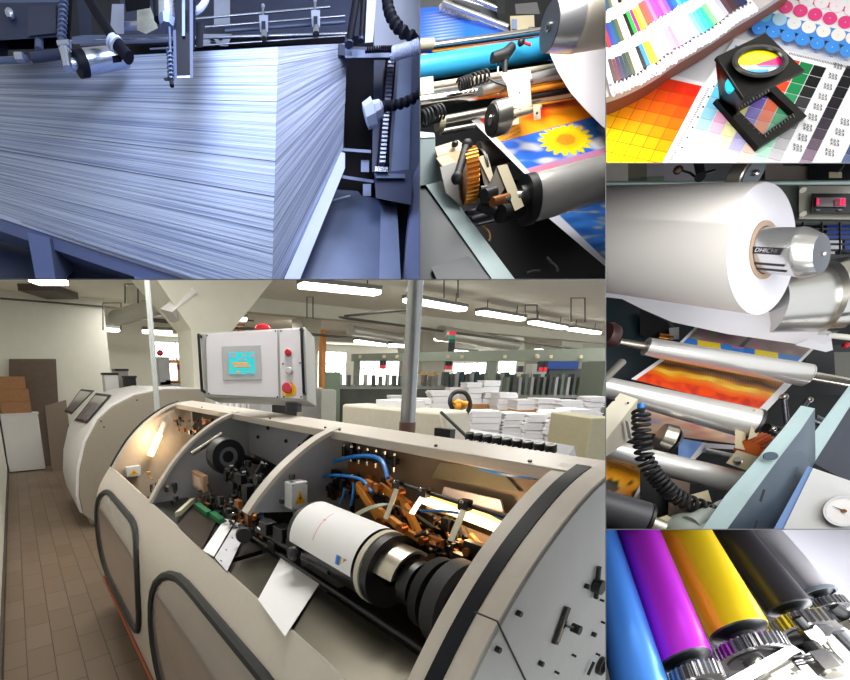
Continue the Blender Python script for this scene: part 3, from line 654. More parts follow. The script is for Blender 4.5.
# light inside bays
def plight(name,loc,e,col,r=.04):
    l=bpy.data.lights.new(name,'POINT'); l.energy=e; l.color=col; l.shadow_soft_size=r; o=bpy.data.objects.new(name,l); COL.objects.link(o); o.location=loc
plight('lamp_glow_far',onY(156,440,3.78),3,(1,.75,.5)); plight('lamp_glow_near',onX(465,512,1.2),1.1,(1,.62,.3),.02)
# ---------- on and behind the machine ----------
cp=thing('operator_console','white control cabinet with a cyan touch screen, red buttons and side handles','control panel')
pl=Plane((203,333,2.62),(303,327,2.50),(203,397,2.60)); pw=M('panel_white','dcdae4',.35,0,.02,10); pg=M('panel_grey','a9aaa8',.4,0,.03,10)
q4=[(200,333),(305,327),(307,401),(204,397)]; bkv=-pl.n*.16+RV*.03
MB().ext([pl(x,y) for x,y in q4],bkv).build('cabinet',pg,cp,bevel=.006)
MB().ext([pl(x,y,.004) for x,y in ((206,334.5),(277,330),(279,398),(208,394.5))],pl.n*.006).build('front_plate',pw,cp,bevel=.002)
MB().ext([pl(x,y,.004) for x,y in ((279.5,330),(301.5,329),(303,399),(281,398))],pl.n*.006).build('button_plate',pw,cp,bevel=.002)
bz=MB().ext([pl(x,y,.011) for x,y in ((222,346.5),(261,345),(262,380),(223.5,380.5))],pl.n*.006).build('screen_bezel',M('bezel_grey','b3b4b8',.4),cp,bevel=.002)
MB().ext([pl(x,y,.018) for x,y in ((228.5,352.5),(254.5,352),(255,374.5),(229.5,374.5))],pl.n*.002).build('screen',M('screen_cyan','20b8c0',.2,0,0,em=.45,emc='38c8d4'),bz)
so=M('screen_orange','e09030',.3,0,0,em=.35,emc='f0a040'); sg=M('screen_grey','90a0b0',.3,0,0,em=.3,emc='98a8c0')
for (x0,y0,x1,y1,mt) in ((232,362.5,248,364.5,so),(234,365.5,250,367,so),(230,353.5,236,357.5,sg),(242,353.5,246,356.5,sg),(250,353.5,254,358,sg),(237,371,240,373.5,so),(232,373,243,374,sg),(246,371.5,252,373.5,sg),(238,359,246,360.5,sg)):
    MB().ext([pl(x,y,.021) for x,y in ((x0,y0),(x1,y0),(x1,y1),(x0,y1))],pl.n*.001).build('screen_item',mt,bz)
for (x,y,mt,r,nm) in ((288.5,353.5,red,.018,'red_button'),(289.5,371.5,M('clear_button','c8c8cc',.2),.018,'clear_button')):
    c=pl(x,y,.010); MB().cyl(c,c+pl.n*.012,r*1.25).build('button_ring',chrome,cp); MB().cyl(c+pl.n*.01,c+pl.n*.03,r,ch=.004).build(nm,mt,cp)
c=pl(289,390,.010); MB().cyl(c,c+pl.n*.008,.042).build('yellow_collar',yel,cp); MB().cyl(c+pl.n*.008,c+pl.n*.05,.02).build('stop_stem',darksteel,cp); MB().cyl(c+pl.n*.045-RV*.0,c+pl.n*.07,.030,.027,ch=.004).build('stop_button',M('stop_red','c83a50',.4),cp)
for (xa,ya,xb,yb) in ((201,337,204.5,392),(302.5,331,305,394)):
    a,b=pl(xa,ya,.0),pl(xb,yb,.0); o_=pl.n*.035; MB().tube([a,a+o_,a+o_+(b-a)*.03,b+o_-(b-a)*.03,b+o_,b],.009,8).build('handle',M('black_blue_gasket'),cp)
for x,y in ((207,335.5),(275.5,331),(209,393.5),(277.5,397),(281,331),(300,330),(283,364),(300,363),(284,397),(301,397)): c=pl(x,y,.010); MB().cyl(c,c+pl.n*.003,.005,n=8).build('screw',blk,cp)
tp=pl(259,328)-pl.n*.08; bcn=MB().cyl(tp-ZV*.0,tp+ZV*.012,.05).build('beacon_base',darksteel,cp); MB().lathe(tp+ZV*.012,ZV,[(0,.048),(.012,.052),(.03,.044),(.042,.02),(.043,0)],20).build('beacon_lens',M('beacon_red','b81826',.25,0,.02,10),cp)
c=pl(290,398)-pl.n*.1; MB().cyl((c.x,c.y,1.86 if c.x<1.42 else 1.2),(c.x,c.y,c.z),.05).build('support_column',darksteel,cp)
# knob manifold on the top rail
kb=thing('knob_manifold','white wedge with nine black knobs on silver collars behind the top rail','knobs')
A=onX(466,440,1.40); B=onX(566,460,1.40); T1=onX(471,429,1.46); T2=onX(574,446,1.46)
MB().hexa([A-ZV*.05,B-ZV*.05,B,A],[Vector((1.50,A.y,A.z-.05)),Vector((1.50,B.y,B.z-.05)),T2,T1]).build('wedge_body',M('wedge_white','d2d2da',.4),kb)
for i in range(9):
    t=i/8; p=onX(470,441,1.385).lerp(onX(551,454,1.385),t); d=Vector((-.25,0,1)).normalized()
    MB().sph(p+Vector((-.022,-.006,-.002)),.0115,12).build('silver_ring',M('collar_white','e6e6ea',.3,.2),kb)
    k=MB().cyl(p-d*.012,p+d*.006,.0145,n=18).build('collar',M('collar_white','e6e6ea',.3,.2),kb); kk=MB().cyl(p+d*.006,p+d*.032,.017,n=12,ch=.003).build('knob',blk,kb)
MB().box(1.40,1.48,min(B.y,A.y),max(A.y,B.y),1.2,min(A.z,B.z)-.045).build('bracket',paint2,kb)
t=thing('rear_hood','low beige hood standing behind the open machine right of the tall pole','machine')
X_=2.3; a=[onX(338,432,X_),onX(342,404,X_),onX(441,412,X_),onX(468,437,X_)]; a[0].z=a[3].z=1.3; a[0].y=a[1].y; a[3].y=min(a[3].y,a[2].y-.15)
MB().ext(a,(.28,0,0)).build('hood',M('hood_beige','cac4b4',.45),t,bevel=.02); MB().box(2.33,2.56,a[3].y+.02,a[0].y-.02,0,1.3).build('body',paint2,t)
MB().tube([onX(441,412,X_-.01),onX(466,436,X_-.01)],.01).build('edge_seal',rubber,t); MB().box(X_-.05,X_,onX(439,436,X_).y,onX(455,436,X_).y,onX(437,436,X_).z,onX(437,427,X_).z).build('black_latch',blk,t)
# white rolls between the panel and the machine
g='white rolls standing behind the machine'
for i in range(8):
    x=219+i*6.2; a=onY(x,418,6.0); b=onY(x,397,6.0); one(MB().cyl((a.x,a.y,0),(a.x,a.y,b.z),.045,n=14),'paper_roll',paperm,'upright white roll in the row below the control panel','roll',g)
for (x0,x1,y0,y1,Y,l) in ((262,272,398,418,5.4,'light grey cabinet edge below the control panel'),(282,297,399,418,5.6,'black cabinet below the emergency stop button'),(272,281,398,416,5.9,'grey panel beside the black cabinet')):
    a=onY(x0,y1,Y); b=onY(x1,y0,Y); one(MB().box(a.x,b.x,Y,Y+.4,0,b.z),'low_cabinet',blk if 'black' in l[:7] else greyp,l,'cabinet',bevel=.01)
# ---------- rear hall ----------
def hb(x0,y0,x1,y1,D,depth=.5,m=None,zb=None):   # upright block facing the camera side, spanned by sight corners
    a=V(x0,y1,D); b=V(x1,y1,D); c=V(x1,y0,D); z0=min(a.z,b.z) if zb is None else zb; z1=c.z; b.z=a.z
    u=Vector((b.x-a.x,b.y-a.y,0)); n=Vector((-u.y,u.x,0)).normalized(); n=n if n.dot(F0)>0 else -n; o=Vector((a.x,a.y,z0)); h=ZV*(z1-z0); d=n*depth
    return (m or MB()).hexa([o,o+u,o+u+d,o+d],[o+h,o+u+h,o+u+d+h,o+d+h])
bt=M('gantry_green','8f988c',.5,0,.04,10)
gn=thing('gantry','long grey-green overhead gantry beam on posts crossing the rear hall','gantry')
MB().hexa([V(352,361,11),V(352,354,11),V(352,354,11)+F0*.2,V(352,361,11)+F0*.2],[V(622,361,7),V(622,347.5,7),V(622,347.5,7)+F0*.2,V(622,361,7)+F0*.2]).build('beam',bt,gn)
for x,D,w in ((357,11.9,3),(409,11.2,3),(492,9,4),(596,7.4,4)): hb(x-w,358,x+w,375,D+.05,.15,zb=0).build('post',bt,gn)
for x in (360,384,397,448,462,505,538,551,581): 
    t_=(x-352)/270; D=1/((1-t_)/11+t_/7); hb(x-1.6,355,x+1.6,358.3,D-.03,.02).build('tag_plate',M('tag_cream','c9c4a4',.6),gn)
hb(535,354,546,358,7.9,.02).build('tag_plate',M('tag_cream'),gn)
for i,(x,y0,y1,w,D) in enumerate([(383,360.5,368.5,3.4,10.3),(448.5,360.5,369.5,3.6,9.4),(543,361.5,371.5,4.4,7.7)]):
    t=thing('signal_light',['double red signal light hanging left of the tall pole','double red signal light hanging right of the tall pole','double red signal light hanging before the blue machine panel'][i],'signal light')
    for s_ in (-1,1):
        hb(x+s_*w*.5-w*.42,y0,x+s_*w*.5+w*.42,y1,D,.08).build('housing',blk,t); hb(x+s_*w*.5-w*.36,y0+(y1-y0)*.58,x+s_*w*.5+w*.36,y1-.4,D-.02,.02).build('lens',M('signal_red','c01c30',.3,em=.6,emc='e02030'),t)
t=thing('signal_tower','slim signal tower with red and green lenses on the gantry beam','signal light'); p=V(451,352,9.3); q=V(451,332,9.3); q.x,q.y=p.x,p.y
for k,(a,b,mt,nm) in enumerate(((0,.45,blk,'base'),(.45,.62,M('dark_green','0f4a3a',.4),'lens'),(.62,.82,M('signal_green','20806a',.3,em=.2,emc='30a080'),'lens'),(.82,1,M('signal_red'),'lens'))): MB().cyl(p.lerp(q,a),p.lerp(q,b),.07).build(nm,mt,t)
# collating line with stations
cl_=thing('collating_line','long low grey machine line with hoppers under the gantry beam left part','machine')
hb(334,385,448,389,9.6,.7).build('table',M('table_grey','a6aaa2',.5),cl_); hb(336,389,448,404,9.7,.6,zb=.1).build('underframe',M('under_dark','50554f',.6,0,.3,3),cl_)
hb(334,388,338,420,9.6,.08,zb=0).build('leg',yel if False else M('ochre_leg','b08a3a',.5),cl_)
for i,x in enumerate((341,349,357,366,374,381,388,395,401,418,425,432,439,446)):
    hb(x-1.2,374+(i%3),x+1.6,386,9.5,.25).build('hopper',[greyp,M('hopper_dark','4c524e',.5),M('hopper_green','6f7a70',.5)][i%3],cl_)
c2=thing('collating_line','row of tall grey feeder posts right of the paper stacks under the beam','machine')
hb(505,394,606,398,8.6,.7).build('table',M('table_grey'),c2); hb(508,398,606,410,8.7,.6,zb=.1).build('underframe',M('under_dark'),c2)
for i,x in enumerate(range(507,596,6)):
    hb(x-1.3,377-(i%2)*3,x+1.3,395,8.5,.2).build('feeder_post',[greyp,M('hopper_dark')][i%2] if i%3 else M('hopper_green'),c2)
hb(530,380,594,394,8.9,.3).build('back_frame',M('hopper_dark'),c2)
c3=thing('feeder_row','dark feeder row with teal hoses behind the tall paper stack','machine')
for i,x in enumerate(range(446,512,5)): hb(x-1.8,372+(i*5)%3,x+1.8,392,10.2,.3).build('feeder',[M('teal_dark_feeder','2c4a50',.5),M('hopper_dark'),greyp][i%3],c3)
for i,(x0,x1,y0,y1,D,mt,l) in enumerate([(326,340,372,396,9,M('machine_green','6d7f6c',.5),'green machine cabinet at the foot of the orange pole'),(303,322,388,402,7.5,greyp,'grey stacked trays directly right of the control panel'),(321,336,390,408,7.0,M('table_grey'),'grey cabinet below the green machine'),(584,612,417,470,3.6,M('khaki_cabinet','a5a085',.55),'khaki cabinet at the right edge beside the machine'),(575,592,383,400,10.1,M('machine_green'),'green cabinet behind the feeder posts at the right'),(601,606,361,400,6.6,M('hopper_green'),'dark green door frame at the far right')]):
    one(hb(x0,y0,x1,y1,D,.6,zb=0),'equipment_cabinet',mt,l,'cabinet',bevel=.01)
t=thing('printing_unit','machine with a broad blue top panel behind the right part of the beam','machine')
hb(546,361.5,578,369,9.2,.4).build('blue_panel',M('blue_panel','2450a8',.4),t); hb(546,369,580,396,9.4,.6,zb=0).build('body',M('unit_dark','59605e',.5,0,.2,4),t); hb(531,364,545,384,9.3,.3).build('side_unit',M('unit_light','c5c9c2',.5),t)
hb(519,366,523,372,9.2,.1).build('gauge',darksteel,t)
one(MB().ext([V(592,361,7.6),V(595.5,361,7.6),V(591,398,7.6),V(587.5,398,7.6)],F0*.08),'orange_rail',M('orange_rail','e0941c',.4),'slanted orange rail at the far right under the beam','rail')
one(MB().ext([V(596,361,7.5),V(601,361,7.5),V(596,398,7.5),V(591.5,398,7.5)],F0*.08),'black_rail',blk,'slanted black rail beside the orange rail','rail')
ws=thing('wooden_rack','tan wooden rack with crates right of the tall pole under the beam','rack')
for i,(x0,x1,y0,y1) in enumerate(((419,424,372,388),(427,433,373,376),(436,440,372,388),(427,433,380,388),(444,449,374,388),(515,519,376,390),(524,528,376,390))): hb(x0,y0,x1,y1,11.0,.3).build('board',M('rack_tan','c9a468',.6,0,.1,5),ws)
# paper stacks
nst=0
def stack(x0,x1,y0,y1,D,n,where,depth=.30):
    global nst; nst+=1; rnd=random.Random(nst); src=None
    a=V(x0,y1,D); b=V(x1,y1,D); zt=V((x0+x1)/2,y0,D).z; zb=min(a.z,b.z); b.z=a.z; u=Vector((b.x-a.x,b.y-a.y,0)); W=u.length; u.normalize(); nn=Vector((-u.y,u.x,0)); nn=nn if nn.dot(F0)>0 else -nn
    h=(zt-zb)/n; m=MB()
    k=5
    for j in range(k):
        e=rnd.uniform(-.012,.012); zz0=h*.94*j/k; zz1=h*.94*(j+.86)/k
        m.hexa([u*(-W/2+e)+ZV*zz0,u*(W/2+e)+ZV*zz0,u*(W/2+e)+nn*depth+ZV*zz0,u*(-W/2+e)+nn*depth+ZV*zz0],[u*(-W/2+e)+ZV*zz1,u*(W/2+e)+ZV*zz1,u*(W/2+e)+nn*depth+ZV*zz1,u*(-W/2+e)+nn*depth+ZV*zz1])
    o=one(m,'paper_bundle',paperm,'white paper bundle in the '+where,'paper bundle','bundles in the '+where); rebase(o)
    c=a+u*W/2; o.location+=Vector((c.x,c.y,zb)); 
    for i in range(1,n): dup(o,o.location+ZV*h*i+u*rnd.uniform(-.03,.03)+nn*rnd.uniform(-.02,.02))
    pt=thing('pallet','pale pallet base under the '+where,'pallet')
    o0=Vector((c.x,c.y,0)); w2=W/2*.97
    for z0,z1 in ((0,.03),(zb-.03,zb)): MB().hexa([o0+u*-w2+ZV*z0,o0+u*w2+ZV*z0,o0+u*w2+nn*depth+ZV*z0,o0-u*w2+nn*depth+ZV*z0],[o0+u*-w2+ZV*z1,o0+u*w2+ZV*z1,o0+u*w2+nn*depth+ZV*z1,o0-u*w2+nn*depth+ZV*z1]).build('deck',tan,pt)
    for s_ in (-.9,0,.9): c_=o0+u*s_*w2*.95+nn*depth/2+ZV*(zb/2); MB().obox(c_,u*.05,nn*depth*.48,ZV*(zb/2-.028)).build('leg',tan,pt)
stack(390,410,395,407,7.4,2,'low stack just left of the tall pole')
stack(376,404,398,404,4.6,1,'flat stack lying on the rear hood') if False else None
stack(431,450,390,409,6.8,3,'stack right of the tall pole behind the pallet truck')
stack(448,468,387,406,7.6,3,'stack behind the yellow pallet truck handle')
stack(467,482,382,404,6.9,4,'tallest stack, left column')
stack(482,498,380,404,6.9,4,'tallest stack, right column')
stack(497,515,392,410,6.6,3,'small stack right of the tallest stack')
stack(470,499,410,436,4.9,4,'front stack left of the dark gap')
stack(503,523,412,442,4.9,4,'front stack right of the dark gap')
stack(524,543,413,446,4.85,4,'front stack in the middle of the group')
stack(545,562,410,450,4.8,5,'front stack second from the right')
stack(563,583,408,460,4.75,6,'front stack at the right, tallest of the front row')
stack(517,536,399,410,6.3,2,'rear low stack above the middle of the front row')
stack(538,560,398,409,6.2,2,'rear low stack above the right of the front row')
stack(562,583,400,409,6.0,2,'rear low stack nearest the khaki cabinet')
stack(585,602,396,418,6.2,4,'stack above the khaki cabinet')
stack(408,430,398,410,6.0,2,'low stack behind the rear hood')
# sheets on rear hood
for x0,x1,y0,y1 in ((376,400,399,405),(402,420,401,406)):
    a=onX(x0,y1,2.5); b=onX(x1,y0,2.5)
one(MB().box(2.34,2.56,onX(404,404,2.34).y,onX(376,404,2.34).y,onX(345,404,X_).z-.0,onX(345,404,X_).z+.05),'paper_pile',paperm,'flat pile of white sheets lying on the rear beige hood','paper pile')
one(MB().box(1.9,2.2,3.35,4.0,1.35,1.42),'paper_pile',paperm,'white sheets just right of the control panel foot','paper pile')
one(MB().box(1.85,2.25,3.3,4.05,0,1.345),'side_table',greyp,'grey side table under the white sheets by the control panel','table')
# pallet truck handle
pt=thing('pallet_truck','pallet truck with a black loop handle and orange grip among the paper stacks','pallet truck')
D=4.4; L=[V(x,y,D) for x,y in ((463,432),(459,420),(453,410),(450,402),(452,395),(458,391.5),(465,393),(469,399),(470,407),(466,414),(464,420))]
MB().tube(catmull(L,4),.022).build('loop_handle',blk,pt); a=V(461,418,D); b=V(463,440,D+.1); MB().cyl(a,(b.x,b.y,.25),.03).build('drawbar',blk,pt)
MB().tube([V(454,404,D-.03),V(458,402,D-.03),V(463,403,D-.03),V(467,404,D-.03)],[.03,.035,.022,.03]).build('grip',M('grip_orange','f0a020',.4),pt); MB().sph(V(458,406,D-.04),.035,10).build('hub',M('grip_orange'),pt)
MB().box(b.x-.25,b.x+.25,b.y-.3,b.y+.6,.05,.25).build('chassis',M('grip_orange'),pt)
for s_ in (-.2,.2): MB().cyl((b.x+s_-.03,b.y,.08),(b.x+s_+.03,b.y,.08),.08).build('wheel',rubber,pt)
# =====================================================================
# DISPLAY CASE: five compartments in front of the hall
# =====================================================================
CLIP=None
def wedge(a0,a1,b0,b1,d0,d1,n,name,mt):  # thin partition between two sight corners
    return MB().hexa([V(*a0,d0),V(*a1,d0),V(*b1,d0),V(*b0,d0)],[V(*a0,d1),V(*a1,d1),V(*b1,d1),V(*b0,d1)]).build(name,mt,kind=S)
trim=M('partition_grey','5a5a5e',.7,0,.05,30)
D0,D1=.38,.80
def vwall(x,y0,y1,i,w=.45,d1=D1): wedge((x-w,y0),(x+w,y0),(x-w,y1),(x+w,y1),D0,d1,0,'trim_%d'%i,trim)
def hwall(y,x0,x1,i,w=.45,d1=D1): wedge((x0,y-w),(x0,y+w),(x1,y-w),(x1,y+w),D0,d1,0,'trim_%d'%i,trim)
hwall(279.4,-60,606,11); vwall(420,-40,279.4,12); vwall(605.7,-40,740,13); hwall(163,605.7,900,14); hwall(529.3,605.7,900,15)
def back(x0,y0,x1,y1,mt,i,d=D1): MB().hexa([V(x0,y0,d),V(x1,y0,d),V(x1,y1,d),V(x0,y1,d)],[V(x0,y0,d+.01),V(x1,y0,d+.01),V(x1,y1,d+.01),V(x0,y1,d+.01)]).build('wall_%s'%i,mt,kind=S)
back(-60,-60,420,280,M('navy_back','1a2238',.6,0,.4,12),'stack_back')
back(420,-60,606,280,M('dark_back','101316',.8,0,.2,20),'press_back')
back(606,-60,910,163,M('desk_white','e8e6ea',.6,0,.02,8),'desk_back',.76)
back(606,163,910,529,M('dark_back'),'roll_back')
back(606,529,910,760,M('soft_white_back','eeecf6',.7,0,.01,5),'roller_back',.78)
def alight(name,loc,target,size,e,col=(1,1,1),sy=None):
    l=bpy.data.lights.new(name,'AREA'); l.energy=e; l.color=col; l.size=size; l.shape='RECTANGLE'; l.size_y=sy or size
    o=bpy.data.objects.new(name,l); COL.objects.link(o); o.location=loc; d=Vector(target)-Vector(loc); o.rotation_euler=d.to_track_quat('-Z','Y').to_euler(); return o
def quadm(pts,d,mt,name,parent=None,th=.004,**k):  # slab from sight outline; d number or list
    P_=[V(x,y,(d[i] if isinstance(d,(list,tuple)) else d)) for i,(x,y) in enumerate(pts)]
    c_=sum(P_,Vector())/len(P_); return MB().ext(P_,(c_-CAM).normalized()*th).build(name,mt,parent,**k)
# ---------- compartment: blue-lit paper stack ----------
set_panel(0,0,420,279.4,ix1=True,iy1=True)
n1=M('navy_dark','070b1c',.6,0,.2,40,spec=.15); n2=M('navy_grey','2f3a5c',.5,.3,.15,30); n3=M('slate_blue','5a6a94',.45,.4,.12,30); n4=M('pale_blue_metal','b4c0e0',.25,.9,.1,40); n5=M('ice_blue','a9b6de',.5,0,.06,30); n6=M('blue_grey_board','56659a',.6,0,.1,12)
def stackmat():
    mt=bpy.data.materials.new('blue_paper_edges'); mt.use_nodes=True; nt=mt.node_tree; b=nt.nodes['Principled BSDF']; L=nt.links.new
    u=nt.nodes.new('ShaderNodeUVMap'); u.uv_map='UVMap'
    def nz(sx,sy,d):
        mp=nt.nodes.new('ShaderNodeMapping'); mp.inputs['Scale'].default_value=(sx,sy,1); L(u.outputs['UV'],mp.inputs['Vector'])
        n=nt.nodes.new('ShaderNodeTexNoise'); n.inputs['Scale'].default_value=1; n.inputs['Detail'].default_value=d; L(mp.outputs['Vector'],n.inputs['Vector']); return n
    a=nz(.5,60,4); c=nz(1.0,230,3); r=nt.nodes.new('ShaderNodeValToRGB')
    r.color_ramp.elements[0].position=.36; r.color_ramp.elements[0].color=(*lin('4c6094'),1); r.color_ramp.elements[1].position=.6; r.color_ramp.elements[1].color=(*lin('a6b3d6'),1)
    ad=nt.nodes.new('ShaderNodeMath'); ad.operation='MULTIPLY_ADD'; ad.inputs[1].default_value=.45; L(c.outputs['Fac'],ad.inputs[0])
    m2=nt.nodes.new('ShaderNodeMath'); m2.operation='MULTIPLY'; m2.inputs[1].default_value=.6; L(a.outputs['Fac'],m2.inputs[0]); L(m2.outputs[0],ad.inputs[2])
    L(ad.outputs[0],r.inputs['Fac']); L(r.outputs['Color'],b.inputs['Base Color']); b.inputs['Roughness'].default_value=.55
    bp=nt.nodes.new('ShaderNodeBump'); bp.inputs['Strength'].default_value=.5; bp.inputs['Distance'].default_value=.003; L(ad.outputs[0],bp.inputs['Height']); L(bp.outputs['Normal'],b.inputs['Normal']); return mt
Ct=V(278,46.5,.50); Cb=V(271.5,304,.53); Lt=V(-60,66,.68); Lb=V(-60,196,.68); Rt=V(347.5,43,.62); Rb=V(343,150,.62)
sm=MB(); NL=44
rnd=random.Random(4)
for i in range(NL):   # slightly shifted layers of sheets
    a,b=i/NL,(i+1)/NL; e=rnd.uniform(-.0004,.0004); sh=(Lt-Rt).normalized()*0
    c0,c1=Ct.lerp(Cb,a),Ct.lerp(Cb,b); l0,l1=Lt.lerp(Lb,a),Lt.lerp(Lb,b); r0,r1=Rt.lerp(Rb,a),Rt.lerp(Rb,b)
    out=((l0-c0).cross(l1-c0)).normalized(); out=out if out.dot(CAM-c0)>0 else -out; o1=out*e
    out2=((r0-c0).cross(r1-c0)).normalized(); out2=out2 if out2.dot(CAM-c0)>0 else -out2; o1=o1+out2*e
    sm.grid(lambda u,v:(l0.lerp(c0,u)).lerp(l1.lerp(c1,u),v)+o1,1,1)
    for k in range(len(sm.v)-4,len(sm.v)): sm.uv[k]=(sm.uv[k][0]*2,1-(a+(b-a)*sm.uv[k][1]))
    sm.grid(lambda u,v:(c0.lerp(r0,u)).lerp(c1.lerp(r1,u),v)+o1,1,1)
    for k in range(len(sm.v)-4,len(sm.v)): sm.uv[k]=(2+sm.uv[k][0],1-(a+(b-a)*sm.uv[k][1]))
sk=thing('paper_stack','huge stack of bluish white paper sheets on a wooden pallet','paper stack')
sm.build('sheet_edges',stackmat(),sk,ang=1)
bk_=Lt+(Rt-Ct); MB().poly([Ct,Lt,bk_,Rt]).build('top_sheet',n5,sk)
# pallet
pt=thing('pallet','blue-lit wooden pallet carrying the huge paper stack','pallet')
dn=(Cb-Ct).normalized()
def below(p,k): return p+dn*k
fl=[V(-60,194,.675),V(100,247,.602),V(201,279,.56),V(290,316,.525)]
MB().loft([[p,below(p,.006),below(p,.006)+FV*.05,p+FV*.05] for p in fl]).build('white_slip_sheet',n5,pt)
MB().loft([[below(p,.006)+FV*.002,below(p,.024)+FV*.002,below(p,.024)+FV*.05,below(p,.006)+FV*.05] for p in fl]).build('top_board',n6,pt)
for x,y,w in ((41,236,14),(150,280,16)):
    d=.62 if x<100 else .57; quadm([(x-w,y-4),(x+w*.6,y+2),(x+w*1.1,y+50),(x-w*.4,y+42)],d,n6,'block',pt,.04); quadm([(x+w*.6,y+2),(x+w*1.1,y+50),(x+w*2.3,y+36),(x+w*2.2,y+8)],[d,d,d+.04,d+.04],M('dark_block_side','37415f',.7,0,.1,12),'block_side',pt,.003)
quadm([(284,279),(300,245),(341,152),(345,153),(345,168),(300,279)],[.53,.56,.615,.615,.615,.53],n5,'side_strip',pt,.006)
quadm([(-40,225),(110,262),(300,330),(-40,330)],[.74,.72,.6,.74],n1,'floor_shadow_board',pt,.004) if False else None
one(MB().ext([V(-60,215,.76),V(330,215,.76),V(330,330,.60),V(-60,330,.60)],dn*.01),'plinth_floor',n2,'dark blue floor plate underneath the pallet','floor plate')
# base tray at the right
tr=thing('base_tray','light blue steel tray at the foot of the machine column, right of the stack','tray')
quadm([(329,189),(358,191),(362,196),(391,200),(397,205),(401,283),(290,283),(300,245)],[.66,.66,.66,.66,.66,.58,.58,.60],n3,'plate',tr,.01)
quadm([(381,199),(391,200),(397,205),(401,283),(379,283)],[.655,.655,.655,.575,.575],M('light_slate','8494c2',.4,.3,.1,30),'edge_strip',tr,.004)
rod((328,202,.63),(350,196,.64),1.2).build('scratch_rod',n5,tr); quadm([(386,202.5),(391,202.5),(391,204),(386,204)],.64,n1,'slot',tr,.003)
one(MB().ext([V(413,176,.66),V(425,150,.66),V(425,290,.6),V(402,290,.6)],FV*.01),'machine_guard',n6,'pale blue side panel at the right edge beside the tray','panel')
# machine column
cm=thing('machine_column','dark machine column with guide plates beside the paper stack','machine column')
quadm([(344,50),(392,55),(392,200),(328,205),(345,150)],.72,n1,'back_plate',cm,.02)
quadm([(338.5,44),(352,45),(352,56),(338.5,55)],.60,n2,'cross_bar_end',cm,.03); quadm([(340,46),(399,48),(399,60),(346,59)],.605,n2,'cross_bar',cm,.03)
quadm([(345,48),(402,54),(402,57),(345,58)],.60,n3,'cross_bar_face',cm,.003)
quadm([(374,60),(386,60),(383,172),(372,172)],.66,n2,'guide_plate',cm,.02); quadm([(392,54),(424,54),(424,172),(404,180),(389,176)],.66,M('slate_dark','465478',.5,.3,.12,25),'column_plate',cm,.03)
quadm([(399,57),(412,57),(409,170),(391,172)],.652,n3,'column_face',cm,.01)
quadm([(374,173),(413,169),(411,205),(376,198)],.62,n2,'base_box',cm,.05); quadm([(374,173),(405,174),(405,178),(376,178)],.615,n3,'base_lip',cm,.004)
quadm([(375,166),(388,167),(388,172),(375,171)],.61,n4,'base_nut',cm,.01)
quadm([(335,174),(374,180),(374,183),(334,177)],.63,n3,'floor_bar',cm,.01); quadm([(343,148),(371,150),(371,153),(343,151)],.66,n3,'floor_bar',cm,.01)
for q,w_ in (((365,160),4),((367,184),4)): quadm([(q[0]-w_,q[1]),(q[0]+w_,q[1]),(q[0]+w_,q[1]+12),(q[0]-w_,q[1]+12)],.67,n3,'bracket',cm,.01)
sc_=thing('lift_chain','vertical lifting chain with bright links on the machine column','chain')
for i in range(26):
    t=i/25; x=391-9*t; y=60+103*t; d=.645; p=V(x,y,d); MB().obox(p,RV*.0042,FV*.004,UV_*.0016).build('link',n4 if i<0 else M('link_silver','98a4c8',.35,.7),sc_)
MB().tube([V(386.5,58,.648),V(377.5,166,.648)],.0015,6).build('side_rail',n1,sc_); MB().tube([V(395.5,58,.648),V(387,166,.648)],.0015,6).build('side_rail',n1,sc_)
# segmented hoses
def beads(pts,r,n,name,label,mt):
    P_=catmull(pts,8); t=thing(name,label,'hose'); N=len(P_)
    for i in range(n):
        k=i/(n-1)*(N-1); a=P_[int(k)]; b=P_[min(int(k)+1,N-1)]; d=(b-a) if (b-a).length>0 else (a-P_[int(k)-1]); d=d.normalized()
        MB().lathe(a-d*r*.85,d,[(0,r*.55),(r*.35,r*.95),(r*.8,r),(r*1.2,r*.75),(r*1.75,r*.55)],14).build('segment',mt,t)
    return t
beads([V(387,-6,.56),V(388,6,.56),V(391,16,.56),V(397,26,.56),V(406,34,.56),V(422,42,.56)],.0075,10,'segmented_hose','black segmented coolant hose curving down at the upper right of the stack compartment',n1)
t=beads([V(424,90,.53),V(412,99,.54),V(400,104,.55),V(388,106,.56),V(382,107,.57)],.0062,9,'segmented_hose','dark segmented hose ending in a pale nozzle beside the stack',n1)
MB().lathe(V(383,107,.565),V(370,114,.57)-V(383,107,.565),[(0,.006),(.003,.010),(.011,.012),(.012,.017),(.024,.015),(.025,.010)],8).build('nozzle',n5,t)
MB().helix([V(392,54,.575),V(402,51,.57),V(412,48,.565),V(424,44,.56)],.006,.0022,14).build('corrugated_hose',n5,None,'pale corrugated hose lying on the cross bar at the right','hose')
MB().helix([V(366,50,.59),V(380,49,.585),V(392,49,.58)],.0028,.0012,12).build('cable_spring',n1,None,'thin dark spiral cable on the cross bar','cable')
for a,b,h,l in (((357,-5,.55),(349,44,.57),3.8,'thick dark inclined tube above the cross bar'),((364,-5,.57),(361,40,.58),2.4,'thinner dark tube beside the thick one')):
    t=thing('feed_tube',l,'tube'); rod(a,b,h).build('tube',n1,t); rod((b[0]+.3,b[1]-5,b[2]),(b[0],b[1]+1,b[2]),h*1.15).build('boot',n2,t)
quadm([(367,0),(376,0),(373,42),(365,43)],.62,n5,'pale_column',None,.01,label='pale narrow column behind the dark inclined tubes',cat='column')
